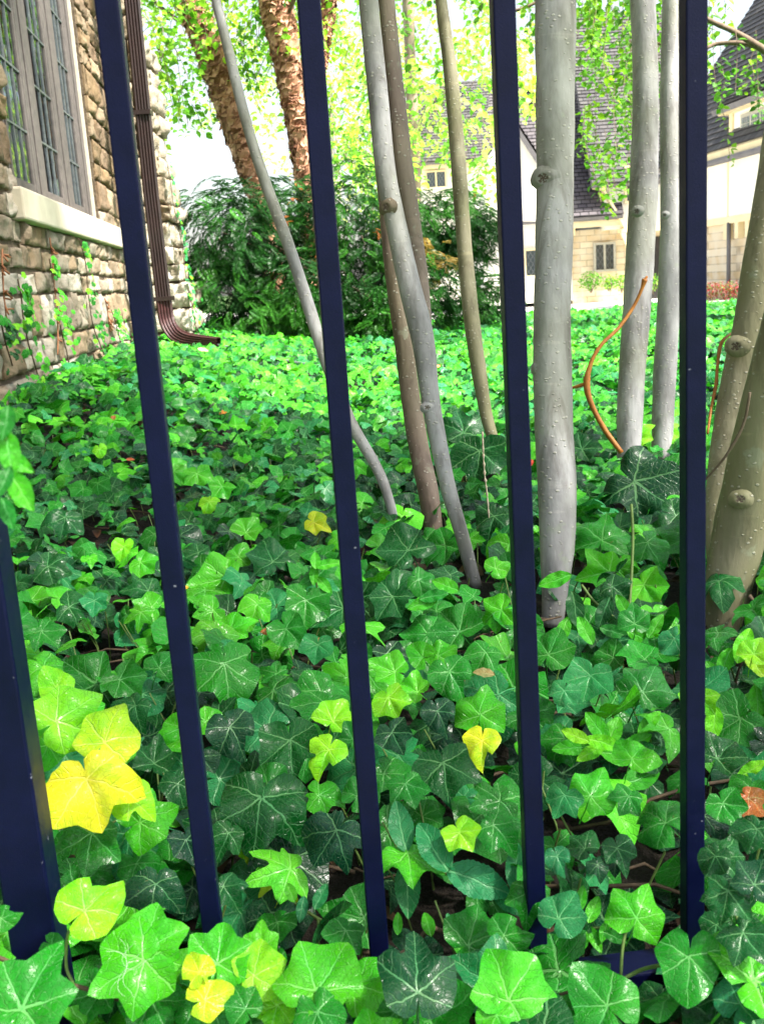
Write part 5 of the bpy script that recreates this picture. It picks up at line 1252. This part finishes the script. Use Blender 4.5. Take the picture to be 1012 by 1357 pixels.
for px, py, sz_, c_, lb in [(153, 551, 13, 'R', 'small rust red dead leaf on the dark ivy near the wall'), (167, 609, 10, 'R', 'tiny red brown dead leaf below the rust red one'), (302, 545, 10, (.55, .22, .03, 1), 'orange fleck of dead leaf in the carpet right of the first picket'),
    (583, 484, 8, (.6, .25, .1, 1), 'small salmon dead leaf between the pale silvery trunk and the thin one'), (990, 1058, 34, (.30, .09, .02, 1), 'curled orange brown dead leaf between the ivy leaves at right'), (250, 778, 14, (.85, .45, .01, 1), 'orange yellow fallen leaf touching the right side of the first picket'),
    (262, 462, 12, (.7, .5, .35, 1), 'pale buff fallen leaf under the downspout elbow'), (345, 838, 26, (.36, .10, .02, 1), 'rust brown leaf deep between ivy leaves left of the second picket'), (655, 895, 24, (.34, .25, .10, 1), 'straw coloured fallen leaf between ivy leaves left of the third picket'),
    (706, 610, 14, (.6, .05, .03, 1), 'small red leaf hanging between the third picket and the thickest trunk'), (425, 845, 12, (.45, .15, .05, 1), 'little brown leaf scrap beside the second picket')]:
    p = G(px, py, .03); sc_ = sz_ / F * proj(p)[2]; o = put(HERO[('ell', random.randrange(3))] if sz_ < 30 else HERO[('wide', 1)], leaf_matrix(p, random.uniform(60, 300), sc_ * (.9 if sz_ >= 30 else 1.2), (.2, 0), .5), None, C[c_] + (1,) if isinstance(c_, str) else c_, 'dead_leaf'); tag(o, lb, 'dead leaf')
# dry beaded stem hanging among the leaves
b = MB(); q = [tuple(P(x, y, 2.0)) for x, y in [(639, 572), (640, 600), (642, 630), (645, 655), (648, 690), (650, 708)]]; s_ = spline(q, 8); b.tube(s_, [.0012 + .0018 * max(0, math.sin(i * 2.2)) for i in range(len(s_))], 6, .3, fr=200)
tag(b.build('dry_stem', simple('dry_pale_stem', (.7, .62, .5), (.5, .38, .25), 80), None, True), 'dry pale beaded stem hanging in front of dark ivy leaves left of the third picket', 'stem')

# ---- ivy climbing the house wall
CL = [([(24, 368), (30, 395), (33, 430), (42, 465), (52, 500)], 'bright ivy strand climbing the wall nearest the left edge', 60, 'B'), ([(66, 345), (72, 380), (76, 410), (84, 445), (92, 480)], 'sparse ivy strand with brown dry tip in the middle of the wall', 46, 'B'),
      ([(104, 318), (112, 345), (116, 375), (120, 410), (130, 450), (138, 470)], 'tallest dark ivy strand reaching towards the window sill', 60, 'M'), ([(148, 410), (155, 432), (160, 455)], 'short ivy strand on the wall beside the first picket', 50, 'B'), ([(3, 425), (8, 455), (16, 485)], 'dark ivy clump low on the wall at the left edge', 46, 'D')]
def climb(pts, label, n, c, on, group='ivy strands climbing the stone house'):
    q = [tuple(on(x, y)) for x, y in pts]; s_ = spline(q, 8); e = empty('climbing_ivy', q[-1]); tag(e, label, 'ivy', group)
    s_ = [np.array(p_) + .022 * np.array([0, noise.noise(Vector(p_) * 9), noise.noise(Vector(p_) * 7 + Vector((5, 0, 0)))]) for p_ in s_]
    b = MB(); b.tube(s_, .0025, 5, .2, fr=60); b.build('stem', M['runner'], e, True); pos = []; nn_ = []; tp_ = []; sc2 = []; tt = []
    for i in range(n):
        f = rng.uniform(0, 1) ** .75; k = int(f * (len(s_) - 1)); p = np.array(s_[k]) + rng.normal(0, .014 + .085 * f * f, 3) * [.2, 1, 1] + np.array(NW) * .02
        pos.append(p); nn_.append(np.array(NW) + [0, -.4, .4] + rng.normal(0, .3, 3)); a = rng.uniform(-1.5, 1.5); tp_.append(np.array([0, math.sin(a), -math.cos(a)])); sc2.append(rng.uniform(.012, .024))
        cc = np.array(C[c if rng.uniform() < .6 else ('L' if rng.uniform() < .4 else 'M')]) * rng.uniform(.7, 1.3); tt.append((*cc, 1))
    o = link('leaves', tri_mesh('leaves', *scatter(TS[int(rng.integers(6))], np.array(pos), np.array(nn_), np.array(tp_), np.array(sc2), np.array(tt)), M['ivy']), e); o['kind'] = 'stuff'
    # dry brown rootlets
    return e
for pts, lb, n, c in CL: climb(pts, lb, n, c, lambda x, y: W(*onwall(x, y, .045), .045))
climb([(222, 215), (230, 270), (240, 320), (246, 360), (255, 410), (262, 445)], 'green ivy strand running up the corner of the stone buttress', 130, 'T', lambda x, y: P(x, y, yb - .02))
for pts, lb in [([(61, 240), (64, 275), (66, 315), (70, 350), (73, 400), (76, 430), (78, 470)], 'dry brown dead vine stem running down the middle of the wall'), ([(3, 330), (4, 360), (8, 400), (10, 440)], 'dry reddish dead vine at the far left of the wall'), ([(140, 395), (143, 415), (147, 440)], 'short dry brown vine beside the first picket')]:
    q = [tuple(W(*onwall(x, y, .045), .045)) for x, y in pts if y > 296 or x < 50]; b = MB(); s_ = spline(q, 8); s_ = [np.array(p_) + .03 * np.array([0, noise.noise(Vector(p_) * 8), 0]) for p_ in s_]; b.tube(s_, .0028, 5, .4, fr=60)
    for _ in range(14): k = rng.integers(0, len(s_) - 1); p = Vector(s_[k]); b.tube([p, p + NW * .015 + Vector((0, random.uniform(-.03, .03), random.uniform(-.03, .01)))], .0035, 4)
    tag(b.build('dead_vine', simple('dry_vine', (.30, .12, .05), (.18, .07, .03), 40) if 'dry_vine' not in bpy.data.materials else bpy.data.materials['dry_vine'], None, True), lb, 'vine')
